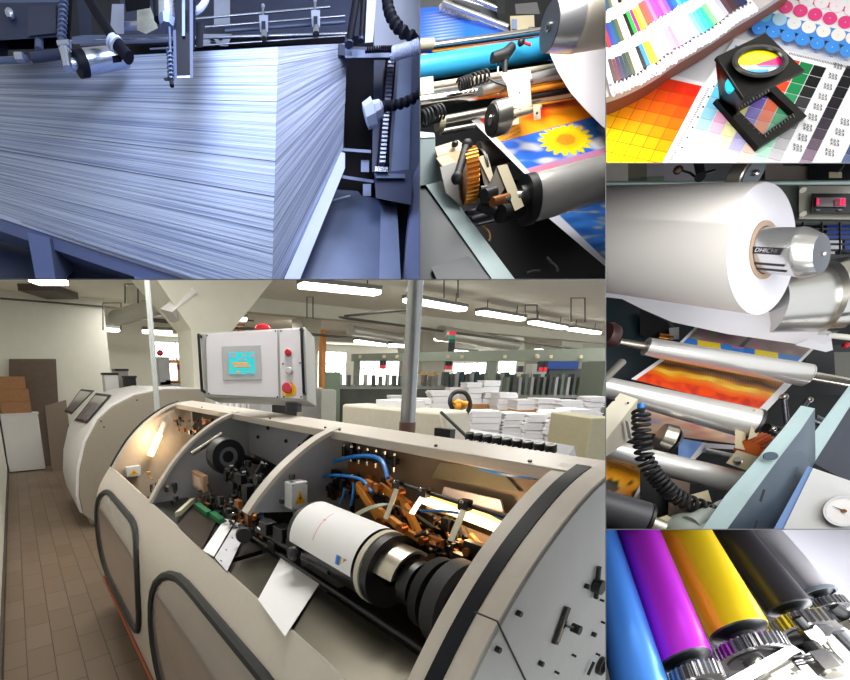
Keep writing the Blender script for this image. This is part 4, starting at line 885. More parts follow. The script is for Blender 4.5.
one(MB().ext([V(375,-10,.7),V(425,-10,.7),V(425,50,.7),V(374,50,.7)],FV*.01),'bright_panel',M('bright_blue_panel','a9b6dc',.5,0,.15,8),'bright bluish panel behind the segmented hose','panel')
# upper rails and clamps
ur=thing('sheet_rail','bright feeder rail with cross bars over the top of the stack','rail')
rod((-20,44,.70),(352,33.5,.68),1.8).build('rail',n4,ur); rod((150,49,.69),(345,36,.68),1).build('rail',n4,ur); rod((195,19,.70),(330,7,.70),1.5).build('cross_rod',n4,ur); rod((205,27,.69),(345,16,.69),1.2).build('cross_rod',n4,ur); rod((225,31,.69),(345,22,.69),2).build('cross_rod',n3,ur)
quadm([(204,38),(345,34),(345,43),(204,46)],.71,n1,'dark_gap',ur,.004); quadm([(80,36),(172,34),(172,42),(80,46)],.72,n3,'plate',ur,.004); quadm([(203,34),(232,34),(228,46),(203,46)],.705,n5,'striped_plate',ur,.004)
for p in (((205,36),(209,36),(216,41),(212,41)),((210,42),(215,42),(220,46),(215,46)),((219,36),(224,36),(222,40),(219,40))): quadm(p,.703,n1,'stripe',ur.children[-1] if False else ur,.001)
quadm([(112,4),(124,4),(124,34),(110,34)],.66,n5,'block',ur,.02); rod((112,27,.68),(150,25,.68),5).build('bright_cylinder',n4,ur); quadm([(137,4),(150,6),(158,28),(146,34),(137,30)],.655,M('crumpled_white','c3cde8',.4,.2,.4,60),'white_bracket',ur,.02)
quadm([(214,-5),(230,-5),(230,26),(214,26)],.72,n5,'pale_upright',ur,.01)
for x,y in ((264,15),(316,10)):
    k=thing('rail_clamp','pale clamp on the feeder rods, '+('left of the stack corner' if x<300 else 'right of the stack corner'),'clamp'); quadm([(x-5,y),(x+4,y),(x+4,y+17),(x-4,y+17)],.67,n5,'body',k,.015); rod((x-1,y-9,.67),(x-1,y,.67),1.3).build('screw',n4,k); MB().sph(V(x-1,y-9,.67),.003,8).build('knob',n5,k); quadm([(x-2.5,y+6),(x+1.5,y+6),(x+1.5,y+14),(x-2.5,y+14)],.665,n2,'slot',k,.002); rod((x,y+17,.67),(x,y+24,.67),3.2).build('foot',n4,k)
for x in (253,272,306): quadm([(x-5,37),(x+5,37),(x+3,44),(x-4,44)],.69,n1,'shoe',ur,.005)
one(MB().ext([V(120,-10,.77),V(360,-10,.77),V(360,36,.77),V(120,40,.77)],FV*.01),'machine_housing',M('mid_blue_panel','3c486e',.5,.2,.5,9),'dim blue machine panel behind the feeder rods','panel')
# motor block upper left
mb_=thing('paper_feeder','dark feeder head block with a spring and shaft at the upper left','feeder head')
quadm([(-15,3),(60,2),(60,37),(-15,41)],.56,n2,'block',mb_,.08); quadm([(-15,-8),(62,-8),(62,3),(-15,4)],.575,n3,'top_plate',mb_,.06); quadm([(28,6),(56,5),(56,33),(28,36)],.558,M('navy_block_face','353f5e',.4,.3,.1,40),'cover',mb_,.004)
MB().sph(V(10,14,.555),.006,10).build('bright_bolt',n4,mb_); quadm([(8,39),(62,37),(62,48),(8,50)],.58,n1,'lower_recess',mb_,.03); rod((39,37,.565),(39,50,.565),4.5).build('stud',n3,mb_); quadm([(-10,40),(8,40),(8,58),(-10,58)],.57,n1,'foot',mb_,.02)
MB().helix([V(64,-6,.55),V(61.5,42,.55)],.0042,.0016,10).build('spring',n3,mb_); quadm([(66,-6),(73,-6),(70,40),(66,40)],.58,n1,'dark_strut',mb_,.01); quadm([(76,-6),(90,-6),(92,36),(80,36)],.62,n2,'strut',mb_,.02)
sh=thing('drive_shaft','bluish steel shaft with couplings below the feeder head','shaft')
rod((-20,62,.555),(28,59,.555),4).build('shaft',n3,sh); rod((16,57,.55),(24,57,.55),5.5).build('coupling',n4,sh); rod((32,58,.55),(62,54,.55),6).build('sleeve',n2,sh); rod((55,53,.548),(62,52.5,.548),3).build('tip',n4,sh)
cy=thing('air_cylinder','polished air cylinder with fitting lying across the top of the stack','cylinder')
rodc((80,63,.52),(127,56),.3,15,13,28,.002).build('barrel',n4,cy); rodc((77,64,.518),(85,63),.3,15.8,15.8,28).build('end_cap',n1,cy); rodc((68,64,.515),(80,63.5),.3,7).build('neck',n4,cy); rod((58,44,.51),(70,43.5,.51),4,4.5).build('elbow_top',n4,cy); quadm([(57,43),(71,41),(72,52),(60,53)],.512,n4,'elbow',cy,.02); rod((65,50,.512),(68,69,.512),5.5,4.5).build('elbow_stem',n4,cy)
quadm([(72,37),(84,35),(108,35),(84,44),(73,44)],.53,n3,'bracket',cy,.02); quadm([(112,56),(122,54),(122,62),(113,63)],.495,n1,'valve',cy,.01)
hs=thing('black_hose','thick black hose running down to the air cylinder','hose')
MB().tube([V(84,-8,.50),V(100,18,.495),V(116,42,.49)],.0055,14).build('hose',n1,hs); rod((114,40,.488),(129,58,.486),6.5,6).build('boot',n1,hs); MB().hollow(V(112.5,41.5,.488),V(114.5,44,.488),.0085,.006).build('collar',n5,hs); MB().hollow(V(115.5,43.5,.487),V(117.5,46,.487),.0085,.006).build('collar',n5,hs)
# sucker head
sh=thing('sucker_head','dark suction head with side spring hanging over the front of the stack','suction head')
rod((166,-8,.47),(167,20,.47),7.5,8.5,24).build('steel_cylinder',n4,sh); rod((167,20,.47),(167,28,.47),9,7,8).build('nut',n3,sh); rod((156,-5,.49),(158,20,.49),4).build('side_tube',n1,sh)
quadm([(175,-8),(196,-8),(195,50),(176,50)],.475,n1,'upper_block',sh,.03); quadm([(175,33),(194,33),(192,77),(175,76)],.468,n1,'lower_block',sh,.03); quadm([(177,76),(190,75.5),(190,77.5),(177,78)],.466,n5,'lower_lip',sh,.004)
quadm([(173,30),(176,30),(177,78),(174,78)],.467,n2,'frame_left',sh,.01); quadm([(189.5,-8),(193,-8),(193,78),(190,78)],.466,n2,'frame_right',sh,.01); quadm([(182,0),(185,0),(185,36),(182,36)],.466,n3,'rib',sh,.004); quadm([(196,22),(204,22),(203,47),(196,48)],.49,n1,'side_block',sh,.02)
rod((169.5,28,.465),(171.5,82,.465),1.5).build('spring_rod',n2,sh); MB().helix([V(169.5,50,.465),V(171,80,.465)],.0028,.0009,7).build('spring',n3,sh); rod((171,78,.465),(172,86,.465),2.2).build('tip',n1,sh); quadm([(163,78),(170,77),(172,81),(165,81)],.466,n1,'tip_lever',sh,.004)
MB().tube(catmull([V(190,12,.5),V(198,10,.5),V(205,2,.5),V(208,-8,.5)],5),.0035,10).build('pale_hose',n5,sh)
quadm([(124,-8),(150,-8),(150,8),(126,12)],.6,n1,'dark_bracket',None,.03,label='dark bracket above the bright cylinder at the top',cat='bracket')
# unseen area light added to brighten this compartment
alight('case_fill_a',V(170,-180,.34),V(240,150,.5),.12,1.2,(.78,.88,1),.2)
# ---------- compartment: press with the sunflower print ----------
set_panel(420,0,605.7,279.4,ix0=True,ix1=True,iy1=True)
def sheet(c4,d4,col,name,label,nu=110,nv=60,mat=None,bend=0):
    P4=[V(*c4[i],d4[i]) for i in range(4)]   # TL TR BR BL
    nrm=(P4[1]-P4[0]).cross(P4[3]-P4[0]).normalized()
    def fn(u,v): return P4[0].lerp(P4[1],u).lerp(P4[3].lerp(P4[2],u),v)+nrm*bend*math.sin(PI*v)
    def cl(u,v):
        x,y=proj(fn(u,v)); return col(u,v,x,y)
    return MB().grid(fn,nu,nv,cl).build(name,mat or MV('print_gloss',.35,0,.3),None,label,'printed sheet')
def hs(x,y,s=1.0):   # smooth value noise for prints
    import mathutils
    return mathutils.noise.noise(Vector((x*s,y*s,3.7)))*.5+.5
def mixc(a,b,t): t=max(0,min(1,t)); return tuple(a[i]*(1-t)+b[i]*t for i in range(3))
WHT=(.85,.85,.88)
def sun(u,v,x,y):
    if u<.035: return WHT
    if v<.45:
        t=hs(x,y,.06); c=mixc(lin('f02a10'),lin('ffa818'),(v/.45)*1.3+(t-.5)*1.6)
        return mixc(c,lin('6a3010'),.7) if x<520 and v>.25 and (x+y*2)%9<2 else c
    if v<.46: return lin('2060d8')
    dx,dy=(x-566)/28,(y-139.5)/16.5; r=math.hypot(dx,dy); a=math.atan2(dy,dx)
    pet=.72+.28*abs(math.sin(a*8.5+.4))
    if r<.33: return mixc(lin('b87818'),lin('e09a20'),hs(x,y,.6))
    if r<pet: return mixc(lin('e8b010'),lin('ffe414'),min(1,(r-.3)*2.5))
    if v>.90: return mixc(lin('8aa8f0'),lin('f08aa8'),hs(x,y,.05)+ (v-.9)*5)
    return mixc(lin('1f6fe8'),lin('e6ecfa'),(hs(x*.6,y*1.6,.09)-.48)*3.2)
sheet([(471,120),(650,70),(650,143),(527,176)],[.62,.66,.60,.55],sun,'printed_sheet','printed web with a yellow sunflower on blue sky below an orange picture',150,90)
def low(u,v,x,y):
    if u<.09: return (.75,.76,.85)
    t=hs(x*.35,y*1.3,.12); return mixc(mixc(lin('0c2a80'),lin('3a80d8'),t*1.3),lin('c8c89a'),(hs(x*.4,y*1.5,.16)-.56)*4)
sheet([(545,215),(660,188),(660,262),(612,272)],[.55,.58,.55,.52],low,'printed_sheet','dim blue and green printed web below the big steel roller at the right',90,60)
bluerib=M('bright_blue_belt','0a74ff',.35,0,.05,10)
def rib(u,v,x,y):
    return mixc(lin('0a72ff'),lin('b8c4f4'),(math.sin((y+x*.13)*2.05)*.5+.5)*max(0,1-abs(x-442)/24)*max(0,min(1,(y-10)/6)))
sheet([(415,8),(441,6.5),(508,32),(415,48)],[.72,.72,.68,.68],rib,'blue_belt','bright blue ribbed belt sheet at the upper left of the press',90,90)
quadm([(415,38),(470,38),(560,28),(560,60),(415,66)],.70,bluerib,'blue_belt',None,.01,label='plain blue belt part under the orange-striped bar',cat='belt')
one(MB().ext([V(415,-20,.755),V(610,-20,.755),V(610,60,.755),V(415,60,.755)],FV*.004),'machine_housing',M('press_grey','6a6d70',.6,0,.3,6),'grey machine housing behind the blue belt','panel')
# roller chains
ch=thing('transport_chain','pale transport chains running diagonally above the blue belt','chain')
for i in range(22):
    t=i/21; MB().sph(V(441+66*t,7+26*t,.70),.0042,8).build('link',M('cream_link','d8cfc0',.35,.2),ch)
rod((443,2,.69),(508,27,.67),3.2).build('guide',M('pale_steel','c9c9c6',.3,.7),ch); rod((455,-3,.68),(499,11,.67),1.6).build('tube',chrome,ch); rod((462,-6,.675),(500,9,.665),2.6).build('tube',chrome,ch); rod((452,1,.685),(480,12,.68),1.5).build('dark_rail',blk,ch)
quadm([(483,-8),(605,-8),(605,20),(560,40),(500,30),(497,14)],.74,M('deep_dark','1a1c20',.6,0,.2,20),'dark_housing',None,.01,label='dark housing behind the transport chain end',cat='housing')
quadm([(497,-4),(505,-4),(505,14),(497,12)],.66,blk,'black_post',None,.01,label='black post right of the transport chain',cat='post')
quadm([(515,4),(537,2),(540,14),(516,14)],.69,M('mid_grey','6c6c6e',.4,.4),'grey_casting',None,.01,label='grey rounded casting left of the big chuck',cat='casting')
t=thing('bearing_block','grey bearing block cluster left of the big chuck','bearing')
quadm([(510,16),(534,15),(535,34),(511,36)],.67,beige,'body',t,.03); quadm([(512,19),(517,19),(517,29),(512,29)],.668,M('blue_grey_patch','6a7a9a',.4),'side_patch',t,.003); rod((529,29,.665),(533,29,.66),2.4).build('screw',chrome,t); quadm([(526,32),(533,32),(533,39),(526,39)],.664,M('cyan_sign','4aa0c0',.4),'blue_patch',t,.003)
t=thing('red_lever','small red and black lever right of the orange-striped bar','lever'); rod((519,41,.62),(531,45,.62),1.8).build('lever',red,t); MB().sph(V(521,42,.618),.005,10).build('knob',blk,t)
# bars and rollers
t=thing('guide_bar','long polished bar with an orange stripe over the blue belt','bar'); rod((424,47,.64),(545,31,.66),4.6).build('bar',chrome,t); rod((432,51.5,.645),(545,38,.665),1.3).build('orange_stripe',M('amber_strip','e0902a',.4),t); rod((416,45,.635),(433,44,.637),6.5).build('collar',beige,t); rod((421,56,.63),(431,56,.63),2.6).build('orange_cap',orange,t)
cr=M('cyan_rubber','2f9cd0',.35,0,.03,10)
one(rod((405,71,.62),(575,44,.66),13.5,12),'blue_roller',cr,'large light blue roller crossing the upper part of the press','roller')
t=thing('crossbar','pale flat crossbar with black knob screws in front of the blue roller','bar')
rod((405,90,.60),(560,66,.64),3.6).build('bar',M('cream_bar','d8cdb4',.4,.3),t); rod((405,96,.605),(560,71,.645),4).build('lower_bar',M('grey_bar','8c8a86',.4,.5),t); quadm([(419,78),(433,76),(434,93),(421,94)],.59,M('cream_block2','c4b99c',.45),'end_block',t,.02)
rod((480,92,.585),(560,72,.62),5.5).build('bar_right',M('pale_steel'),t)
t=thing('guide_roller','polished steel roller below the spiral cable','roller'); rod((408,104,.585),(502,90,.60),7.6,7.2).build('roller',chrome,t); rod((498,90.5,.598),(508,89,.60),7.8).build('end_ring',steel,t)
t=thing('guide_roller','thin twin steel bars left of the steel wheel','roller'); rod((441,121,.575),(488,112,.585),5).build('bar',steel,t); rod((441,132,.578),(474,126,.585),3.2).build('bar',steel,t); rod((437,124,.572),(443,123,.573),8).build('end_plate',beige,t)
t=thing('guide_roller','steel roller pieces right of the bracket under the paper web','roller')
rod((528,84,.60),(585,74,.62),4).build('bar',chrome,t); rod((528,91,.605),(585,81,.62),3.2).build('orange_bar',M('amber_strip'),t); rod((528,98,.61),(590,88,.62),3).build('dark_bar',blk,t); rod((528,104,.60),(590,93,.61),3.4).build('lower_bar',chrome,t)
t=thing('wing_screw','black wing screw standing on the crossbar','knob'); MB().tube([V(492,58,.575),V(500,56,.575),V(505,55,.575),V(512,47,.575)],[.006,.007,.008,.006],12).build('wing',rubber,t); rod((505,56,.576),(505,75,.58),3.6,2.2).build('stem',rubber,t); rod((498,58,.58),(498,74,.585),1.2).build('pin',chrome,t)
one(MB().helix([V(459,85,.57),V(470,81,.57),V(488,75,.575)],.0065,.0014,9),'spiral_cable',rubber,'black spiral cable lying on the upper steel roller','cable')
one(MB().tube(catmull([V(487,77,.572),V(495,82,.57),V(506,86,.565),V(514,94,.565),V(520,93,.56)],6),.0013,8),'thin_cable',blk,'thin black cable running from the spiral into the bracket','cable')
one(MB().helix([V(422,119,.56),V(432,115,.56),V(442,112,.565)],.0085,.0018,6),'spiral_cable',rubber,'thicker black spiral cable at the left edge of the press','cable')
bk2=thing('bracket','beige clamp bracket holding the steel wheel','bracket')
quadm([(506,82),(530,76),(532,106),(524,110),(510,108)],.56,beige,'block',bk2,.03,bevel=.001); quadm([(500,73),(530,70),(532,78),(506,84)],.565,M('beige_top','c8bea4',.45),'top_plate',bk2,.02); rod((510,116,.55),(540,108,.56),3.4).build('arm',beige,bk2); quadm([(533,105),(540,104),(541,119),(534,120)],.548,beige,'end_tab',bk2,.01); quadm([(506,112),(519,108),(519,124),(506,126)],.552,beige,'tab',bk2,.01)
for q in ((537,113),(515,117)): MB().sph(V(*q,.545),.0015,8).build('screw',blk,bk2)
wh=thing('steel_wheel','steel pressure wheel with a dark hub face','wheel')
rodc((492,120,.52),(507,116),.42,18,18,36,.001).build('rim',steel,wh); rodc((490.7,120.3,.5187),(493,119.7),.42,16,16,32).build('face',darksteel,wh); rodc((489.8,120.5,.518),(492,119.9),.42,5).build('hub',chrome,wh); MB().sph(V(491,117,.515),.002,8).build('hub_screw',chrome,wh)
# sheets edge strip and main roller
one(rodc((478,156,.63),(528,145),.36,14,13),'rubber_roller',M('grey_brown_rubber','7a706a',.5,.2,.05,20),'grey-brown rubber roller behind the brass gear','roller')
mr=thing('main_roller','big polished steel roller under the sunflower print','roller')
rodc((531,199,.500),(650,166),.36,24,23,48).build('barrel',M('roller_steel','dddbd8',.25,.5,.02,10),mr); rodc((524,201,.497),(532,199),.36,25.5,25.5,40).build('end_flange',blk,mr); rodc((519,198,.492),(528,196.5),.36,12).build('bearing',darksteel,mr); rodc((516,198,.489),(524,196),.36,6.5).build('axle',chrome,mr)
# frame and gear train
fr=thing('press_frame','grey teal angle frame running diagonally to the bottom of the press','frame')
quadm([(415,136),(435,136),(437,184),(415,186)],.55,M('teal_shadow','465c60',.5,0,.1,20),'post',fr,.03); quadm([(415,131),(434,133),(435,137),(415,138)],.549,M('teal_light','c0d0cc',.45),'post_top',fr,.02)
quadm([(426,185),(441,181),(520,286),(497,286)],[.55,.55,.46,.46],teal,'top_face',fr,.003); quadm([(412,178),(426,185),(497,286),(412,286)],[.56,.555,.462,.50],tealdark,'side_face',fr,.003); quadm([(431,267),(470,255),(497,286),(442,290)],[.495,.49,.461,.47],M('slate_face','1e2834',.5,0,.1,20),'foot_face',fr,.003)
gt=thing('adjusting_gear','brass worm gear with a black hand lever between beige blocks','gear')
a,b=V(469,176,.50),V(474,175,.503); 
def gear(m,p,q,r,rt,n,hub=.5):
    ax=(q-p); L=ax.length; ax.normalize(); u,w=basis(ax); lo=[]
    for z in (0,L):
        ring=[]
        for i in range(n):
            for k,rr in ((0,r),(.30,rt),(.62,rt),(.90,r)):
                an=2*PI*(i+k)/n; ring.append(p+ax*z+u*rr*math.cos(an)+w*rr*math.sin(an))
        lo.append(ring)
    return m.loft(lo)
def gearpx(a,b,h,ht,n,name,mt,par): 
    p=V(*a); q=V(*b); r=rpx(p,q-p,h); return gear(MB(),p,q,r,r*ht,n).build(name,mt,par,ang=20)
gearpx((463,178,.505),ext2((463,178,.505),(475,175),.2),26,1.07,34,'worm_wheel',brass,gt); rodc((477,174.5,.506),(479,174),.2,24).build('side_disc',darksteel,gt)
rod((466,147,.485),(457,178,.48),4.2,4).build('hand_lever',rubber,gt); MB().sph(V(457,178,.48),.0065,12).build('lever_end',rubber,gt); MB().sph(V(467,145,.485),.006,12).build('lever_tip',rubber,gt)
for i,pg_ in enumerate(([(435,147),(458,140),(464,145),(462,150),(437,155)],[(437,155),(462,150),(460,164),(440,166)],[(436,158),(448,155),(456,162),(443,167)],[(440,167),(456,162),(460,205),(446,193)])):
    quadm(pg_,.53-.004*i,[M('cream_block2'),M('tan_face','a08560',.45,.2),M('cream_block2'),M('grey_side_block','7a7a78',.5,.3)][i],'bearing_block',gt,.02)
rod((455,143,.525),(455,145,.525),3.5).build('screw_hole',darksteel,gt)
quadm([(478,157),(487,154),(493,176),(497,166),(506,186),(500,196),(486,192)],.485,M('dark_bracket','5a5248',.5,.2),'fork',gt,.01); quadm([(478,157),(487,154),(493,175),(490,182)],.4835,M('cream_block2'),'fork_face',gt,.003); quadm([(497,166),(507,164),(524,206),(515,211)],.4835,M('cream_block2'),'fork_face',gt,.003)
for a_,b_,h_,m_ in (((484,196,.475),(494,193,.478),7,blk),((492,202,.47),(508,198,.474),5,M('bronze')),((505,200,.47),(509,199,.471),3,chrome),((480,190,.48),(486,189,.48),4,darksteel),((500,214,.49),(520,209,.50),9,black),((478,205,.49),(495,212,.49),6,black)): rod(a_,b_,h_).build('gear_axle',m_,gt)
for a_,b_,h_ in (((466,214,.53),(492,206,.54),3),((470,221,.53),(490,215,.54),4),((478,225,.525),(502,219,.53),1.4)): one(rod(a_,b_,h_),'tie_rod',M('steel_dim','6a6a72',.35,.8),['dim rod below the gear, upper','dim thicker rod below the gear','pale thin rod lowest below the gear'][int(h_>3)+(h_<2)*2],'rod')
one(MB().tube(catmull([V(482,226,.53),V(488,231,.53),V(490,237,.53),V(489,241,.53)],5),.0012,8),'cable_end',tan,'thin tan cable end beside the diagonal frame','cable')
for pts,l in (([(547,257),(551,262),(556,266),(558,271)],'short curved grey strip at the lower right of the press'),([(527,273),(533,271),(540,271)],'small grey arc at the bottom of the press')): one(MB().tube([V(x,y,.56) for x,y in pts],.0016,8),'grey_strip',M('dull_strip','5a5a5c',.5),l,'strip')
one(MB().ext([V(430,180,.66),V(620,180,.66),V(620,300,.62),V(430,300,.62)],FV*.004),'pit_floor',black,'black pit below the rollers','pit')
# chuck and paper web
pc=thing('paper_web','broad white paper web hanging from the chucked roll at the right','paper web')
L=[]
for (x,y,d) in ((545,30,.60),(549,52,.585),(558,72,.58),(570,92,.575),(584,108,.57),(602,126,.565),(618,140,.56)): L.append([V(x,y,d),V(x+70,y-25,d+.05),V(x+72,y-20,d+.07),V(x+2,y,d+.012)])
MB().loft(L).build('web',M('web_paper','d9d5da',.6,0,.02,10),pc)
ck=thing('roll_chuck','large steel roll chuck with a dark conical face at the top right of the press','chuck')
c0=V(549,27,.46); c1=V(*ext2((549,27,.46),(640,12),.42)); ax=(c1-c0).normalized(); r26=rpx(c0,ax,26); r31=r26*1.2
MB().lathe(c0,ax,[(0,r26*.18),(0,r26),(.001,r26)],48).build('face',M('dark_face','5c6068',.35,.8,.1,30),ck); MB().lathe(c0+ax*.001,ax,[(0,r26),(.022,r31*.98),(.026,r31)],48,caps=False).build('cone',M('machined_cone','c4c4c8',.3,.6,.05,60),ck)
MB().lathe(c0+ax*.026,ax,[(0,r31),(.004,r31*1.02),(.006,r31),(.12,r31)],48,caps=False).build('sleeve',M('cream_sleeve','e0d8c8',.5,0),ck); MB().cyl(c0-ax*.0015,c0+ax*.004,r26*.2).build('centre_bore',chrome,ck); MB().cyl(c0-ax*.002,c0+ax*.004,r26*.1).build('bore_hole',black,ck)
for a_,b_ in (((582,14),(604,11)),): quadm([(581,15),(604,12),(604,22),(582,25)],.445,beige,'clamp_insert',ck,.006)
for q in ((585.5,19.5),(597.5,18)): MB().sph(V(*q,.4445),.0022,10).build('clamp_screw',blk,ck)
for k in (15,75,110,-30,-80): 
    u,w_=basis(ax); an=R(k); dd=u*math.cos(an)+w_*math.sin(an); MB().cyl(c0+ax*.034+dd*r31*1.001,c0+ax*.12+dd*r31*1.001,.0012,n=6).build('sleeve_groove',M('groove_grey','8a8278',.5),ck)
alight('case_fill_b',V(560,-300,.36),V(520,150,.55),.3,3.2,(1,.98,.95),.25)  # added light above the press, out of view
# ---------- compartment: colour charts, swatch fan and loupe ----------
set_panel(605.7,0,850,163,ix0=True,iy1=True)
CPl=Plane((606,163,.52),(850,163,.52),(728,0,.64)); cn=CPl.n
def lay(pts,h,th,name,mt,parent=None,**k):
    return MB().ext([CPl(x,y,h) for x,y in pts],-cn*th).build(name,mt,parent,**k)
hexm=lambda c,r=.45:M('ink_'+c,c,r,0,.02,30)
def mixhex(a,b,t):
    t=max(0,min(1,t)); A=[int(a[i:i+2],16) for i in (0,2,4)]; B=[int(b[i:i+2],16) for i in (0,2,4)]; q=lambda v:int(round(v/12)*12) if 0 else int(round(v))
    return '%02x%02x%02x'%tuple(min(255,q(A[i]*(1-t)+B[i]*t)) for i in range(3))
one(MB().ext([CPl(x,y,-.003) for x,y in ((560,-90),(930,-90),(930,240),(560,240))],-cn*.01),'desk_top',M('desk_top_white','d9d8dc',.6,0,.02,6),'white desk top under the colour charts','desk')
ps=M('sheet_white','eeedf0',.5,0,.01,10)
# orange chart
oc=thing('colour_chart','test chart of red, orange and yellow squares at the lower left of the desk','chart')
lay([(708,84),(668,170),(560,140),(600,55)],0,.001,'sheet',ps,oc)
O=(702,86); a=(-12.5,-2.75); b=(-5.75,11.1)
m=MB(); m.c={}
def cellfn(O,a,b,i0,j0,i1,j1): return lambda u,v:CPl(O[0]+a[0]*(i0+(i1-i0)*u)+b[0]*(j0+(j1-j0)*v),O[1]+a[1]*(i0+(i1-i0)*u)+b[1]*(j0+(j1-j0)*v),.0006)
def cells(m,O,a,b,ni,nj,colf,gap=.035):
    for i in range(ni):
        for j in range(nj):
            c=lin(colf(i,j)); m.grid(cellfn(O,a,b,i+gap,j+gap,i+1-gap,j+1-gap),1,1,lambda u,v:c)
bg=lin('b84818'); m.grid(lambda u,v:CPl(O[0]+a[0]*9*u+b[0]*9*v,O[1]+a[1]*9*u+b[1]*9*v,.0003),1,1,lambda u,v:bg)
def oc_col(i,j):
    t=(j+.45*i)/8.2; c=mixhex('ee2008','f88400',t*1.9) if t<.52 else mixhex('f88400','fcdc00',(t-.5)*2.4); return mixhex(c,'c86858',.30*max(0,(i-1)/6)*(1-min(1,t)))
cells(m,O,a,b,9,10,oc_col,.022); m.build('squares',MV('print_matt',.6,0,0,.12),oc,ang=10)
# ruler ticks
m=MB()
for i in range(44):
    t=i/43; x=707-39*t; y=88+74*t; m.ext([CPl(x+.4,y,.0007),CPl(x+2.6,y+.6,.0007),CPl(x+2.5,y+1,.0007),CPl(x+.3,y+.4,.0007)],-cn*.0003)
m.build('ruler_ticks',M('ink_grey','6c6c70',.6),oc)
# main chart
mcx=thing('colour_chart','large chart of tinted squares in columns from cyan to black under the loupe','chart')
lay([(735,38),(980,98),(930,240),(640,180)],0.0002,.0008,'sheet',ps,mcx)
O=(827,67.6); a=(-13.1,-3.25); b=(-5.15,10.4)
tops=['08080a','067a3e','e83a14','4a30a0','f0e030','e84a90','18a8dc']; ends=['dcdade','c8f0dc','f8dccc','cdc8ec','f4f2d4','ecdce8','cfdcea']
m=MB(); cells(m,O,a,b,7,10,lambda i,j:mixhex(tops[i],ends[i],[0,.02,.08,.2,.36,.52,.66,.8,.92,1][j] if i else [0,.02,.1,.22,.42,.58,.7,.82,.9,.98][j]),.03)
m.build('squares',MV('print_matt'),mcx,ang=10)
m=MB(); O2=(859,68); cells(m,O2,(-12,-2.9),b,1,10,lambda i,j:mixhex('0c0a12','a48ca0',[0,0,.04,.1,.18,.3,.42,.6,.8,1][j]),.02); m.build('dark_squares',MV('print_matt'),mcx,ang=10); m=MB(); O3=(893,84); cells(m,O3,(-12,-2.9),b,1,9,lambda i,j:mixhex('10101c','7080b0',[0,0,.1,.2,.3,.45,.6,.8,1][j]),.02)
m.build('dark_squares',MV('print_matt'),mcx,ang=10)
ink=M('ink_black','303034',.6,0,0)
for base,n0 in (((838,84),0),((866,99),1)):
    for j in range(9):
        x=base[0]-5.05*j-(1 if n0 else 0); y=base[1]+10.2*j-18+ (14 if False else 0)
        if x<846 and y<157:
            P0=CPl(x,y,.0012); ux=(CPl(x+6,y+1.5,.0012)-P0); uy=cn.cross(ux); text_mesh('323\n323',.0075,P0,ux,uy,'number_print',ink,mcx,.0001)
for i in range(7):
    x,y=714-5.3*i,86+10.2*i; P0=CPl(x,y,.0012); m_=MB().ext([CPl(x-.8,y-.6,.0012),CPl(x+.8,y-.4,.0012),CPl(x+.7,y+.8,.0012),CPl(x-.9,y+.6,.0012)],-cn*.0003).build('row_mark',ink,mcx)
m=MB()
for i in range(46):
    t=i/45; x=790+70*t; y=52+16.5*t; m.ext([CPl(x,y,.0009),CPl(x+.5,y+.1,.0009),CPl(x-.3,y+2.2,.0009),CPl(x-.8,y+2.1,.0009)],-cn*.0003)
m.build('edge_ticks',M('ink_grey'),mcx)
# clip text prints to this compartment
# circle test strips
cc=thing('control_strip','sheet with rows of magenta and blue test circles at the upper right','chart')
lay([(735,-20),(900,-20),(905,60),(735,16)],0.0012,.0008,'sheet',ps,cc)
mg='e8127c'; bl_='1c88e4'
lay([(770,-12),(900,20),(900,27),(858,14),(826,6.5),(775,-5)],.0018,.0004,'magenta_band',hexm('dc1470'),cc); lay([(755,9),(870,37),(868,51),(752,21.5)],.0018,.0004,'blue_band',hexm('2a86dc'),cc)
def disc(x,y,r,mt,nm,h=.0022):
    m=MB(); m.ext([CPl(x+r*math.cos(2*PI*k/22),y+r*.86*math.sin(2*PI*k/22),h) for k in range(22)],-cn*.0003); o=m.build(nm,mt,cc)
    if o: MB().ext([CPl(x+.5*math.cos(2*PI*k/8),y+.5*math.sin(2*PI*k/8),h+.0003) for k in range(8)],-cn*.0002).build('centre_dot',ps if 'pale' not in nm else hexm('9ab0c8'),o)
for i,(x,y) in enumerate([(773.5,3),(786,6.8),(800.7,10.4),(815.4,14.2),(830.2,18),(845.5,22)]): disc(x,y,7.2,hexm(mg if i else '90104e'),'magenta_circle')
for x,y in [(806.5,0),(821.6,2.4),(836.8,6),(852,10)]: disc(x,y,7.3,hexm('f6e8ee'),'pale_circle')
for x,y in [(758.8,28),(773.2,31.7),(788,35.6),(802.6,39.3),(817.5,43),(832.4,46.9),(847.2,50.8)]: disc(x,y,7.2,hexm(bl_),'blue_circle')
for i,(x,y) in enumerate([(764.7,15.4),(779.7,19.3),(794.2,23),(808.9,27),(823.6,30.9),(838.6,34.7),(853,38)]): disc(x,y,7.2,hexm(mixhex('5ab0d0','f6ece8',i/2.2)),'pale_circle')
for x in range(6): text_mesh('000',.0035,CPl(771+15*x,41+3.9*x,.0022),CPl(776+15*x,42+3.9*x,.0022)-CPl(771+15*x,41+3.9*x,.0022),cn.cross(CPl(776+15*x,42+3.9*x,.0022)-CPl(771+15*x,41+3.9*x,.0022)),'tiny_print',M('ink_grey'),cc,.0001)
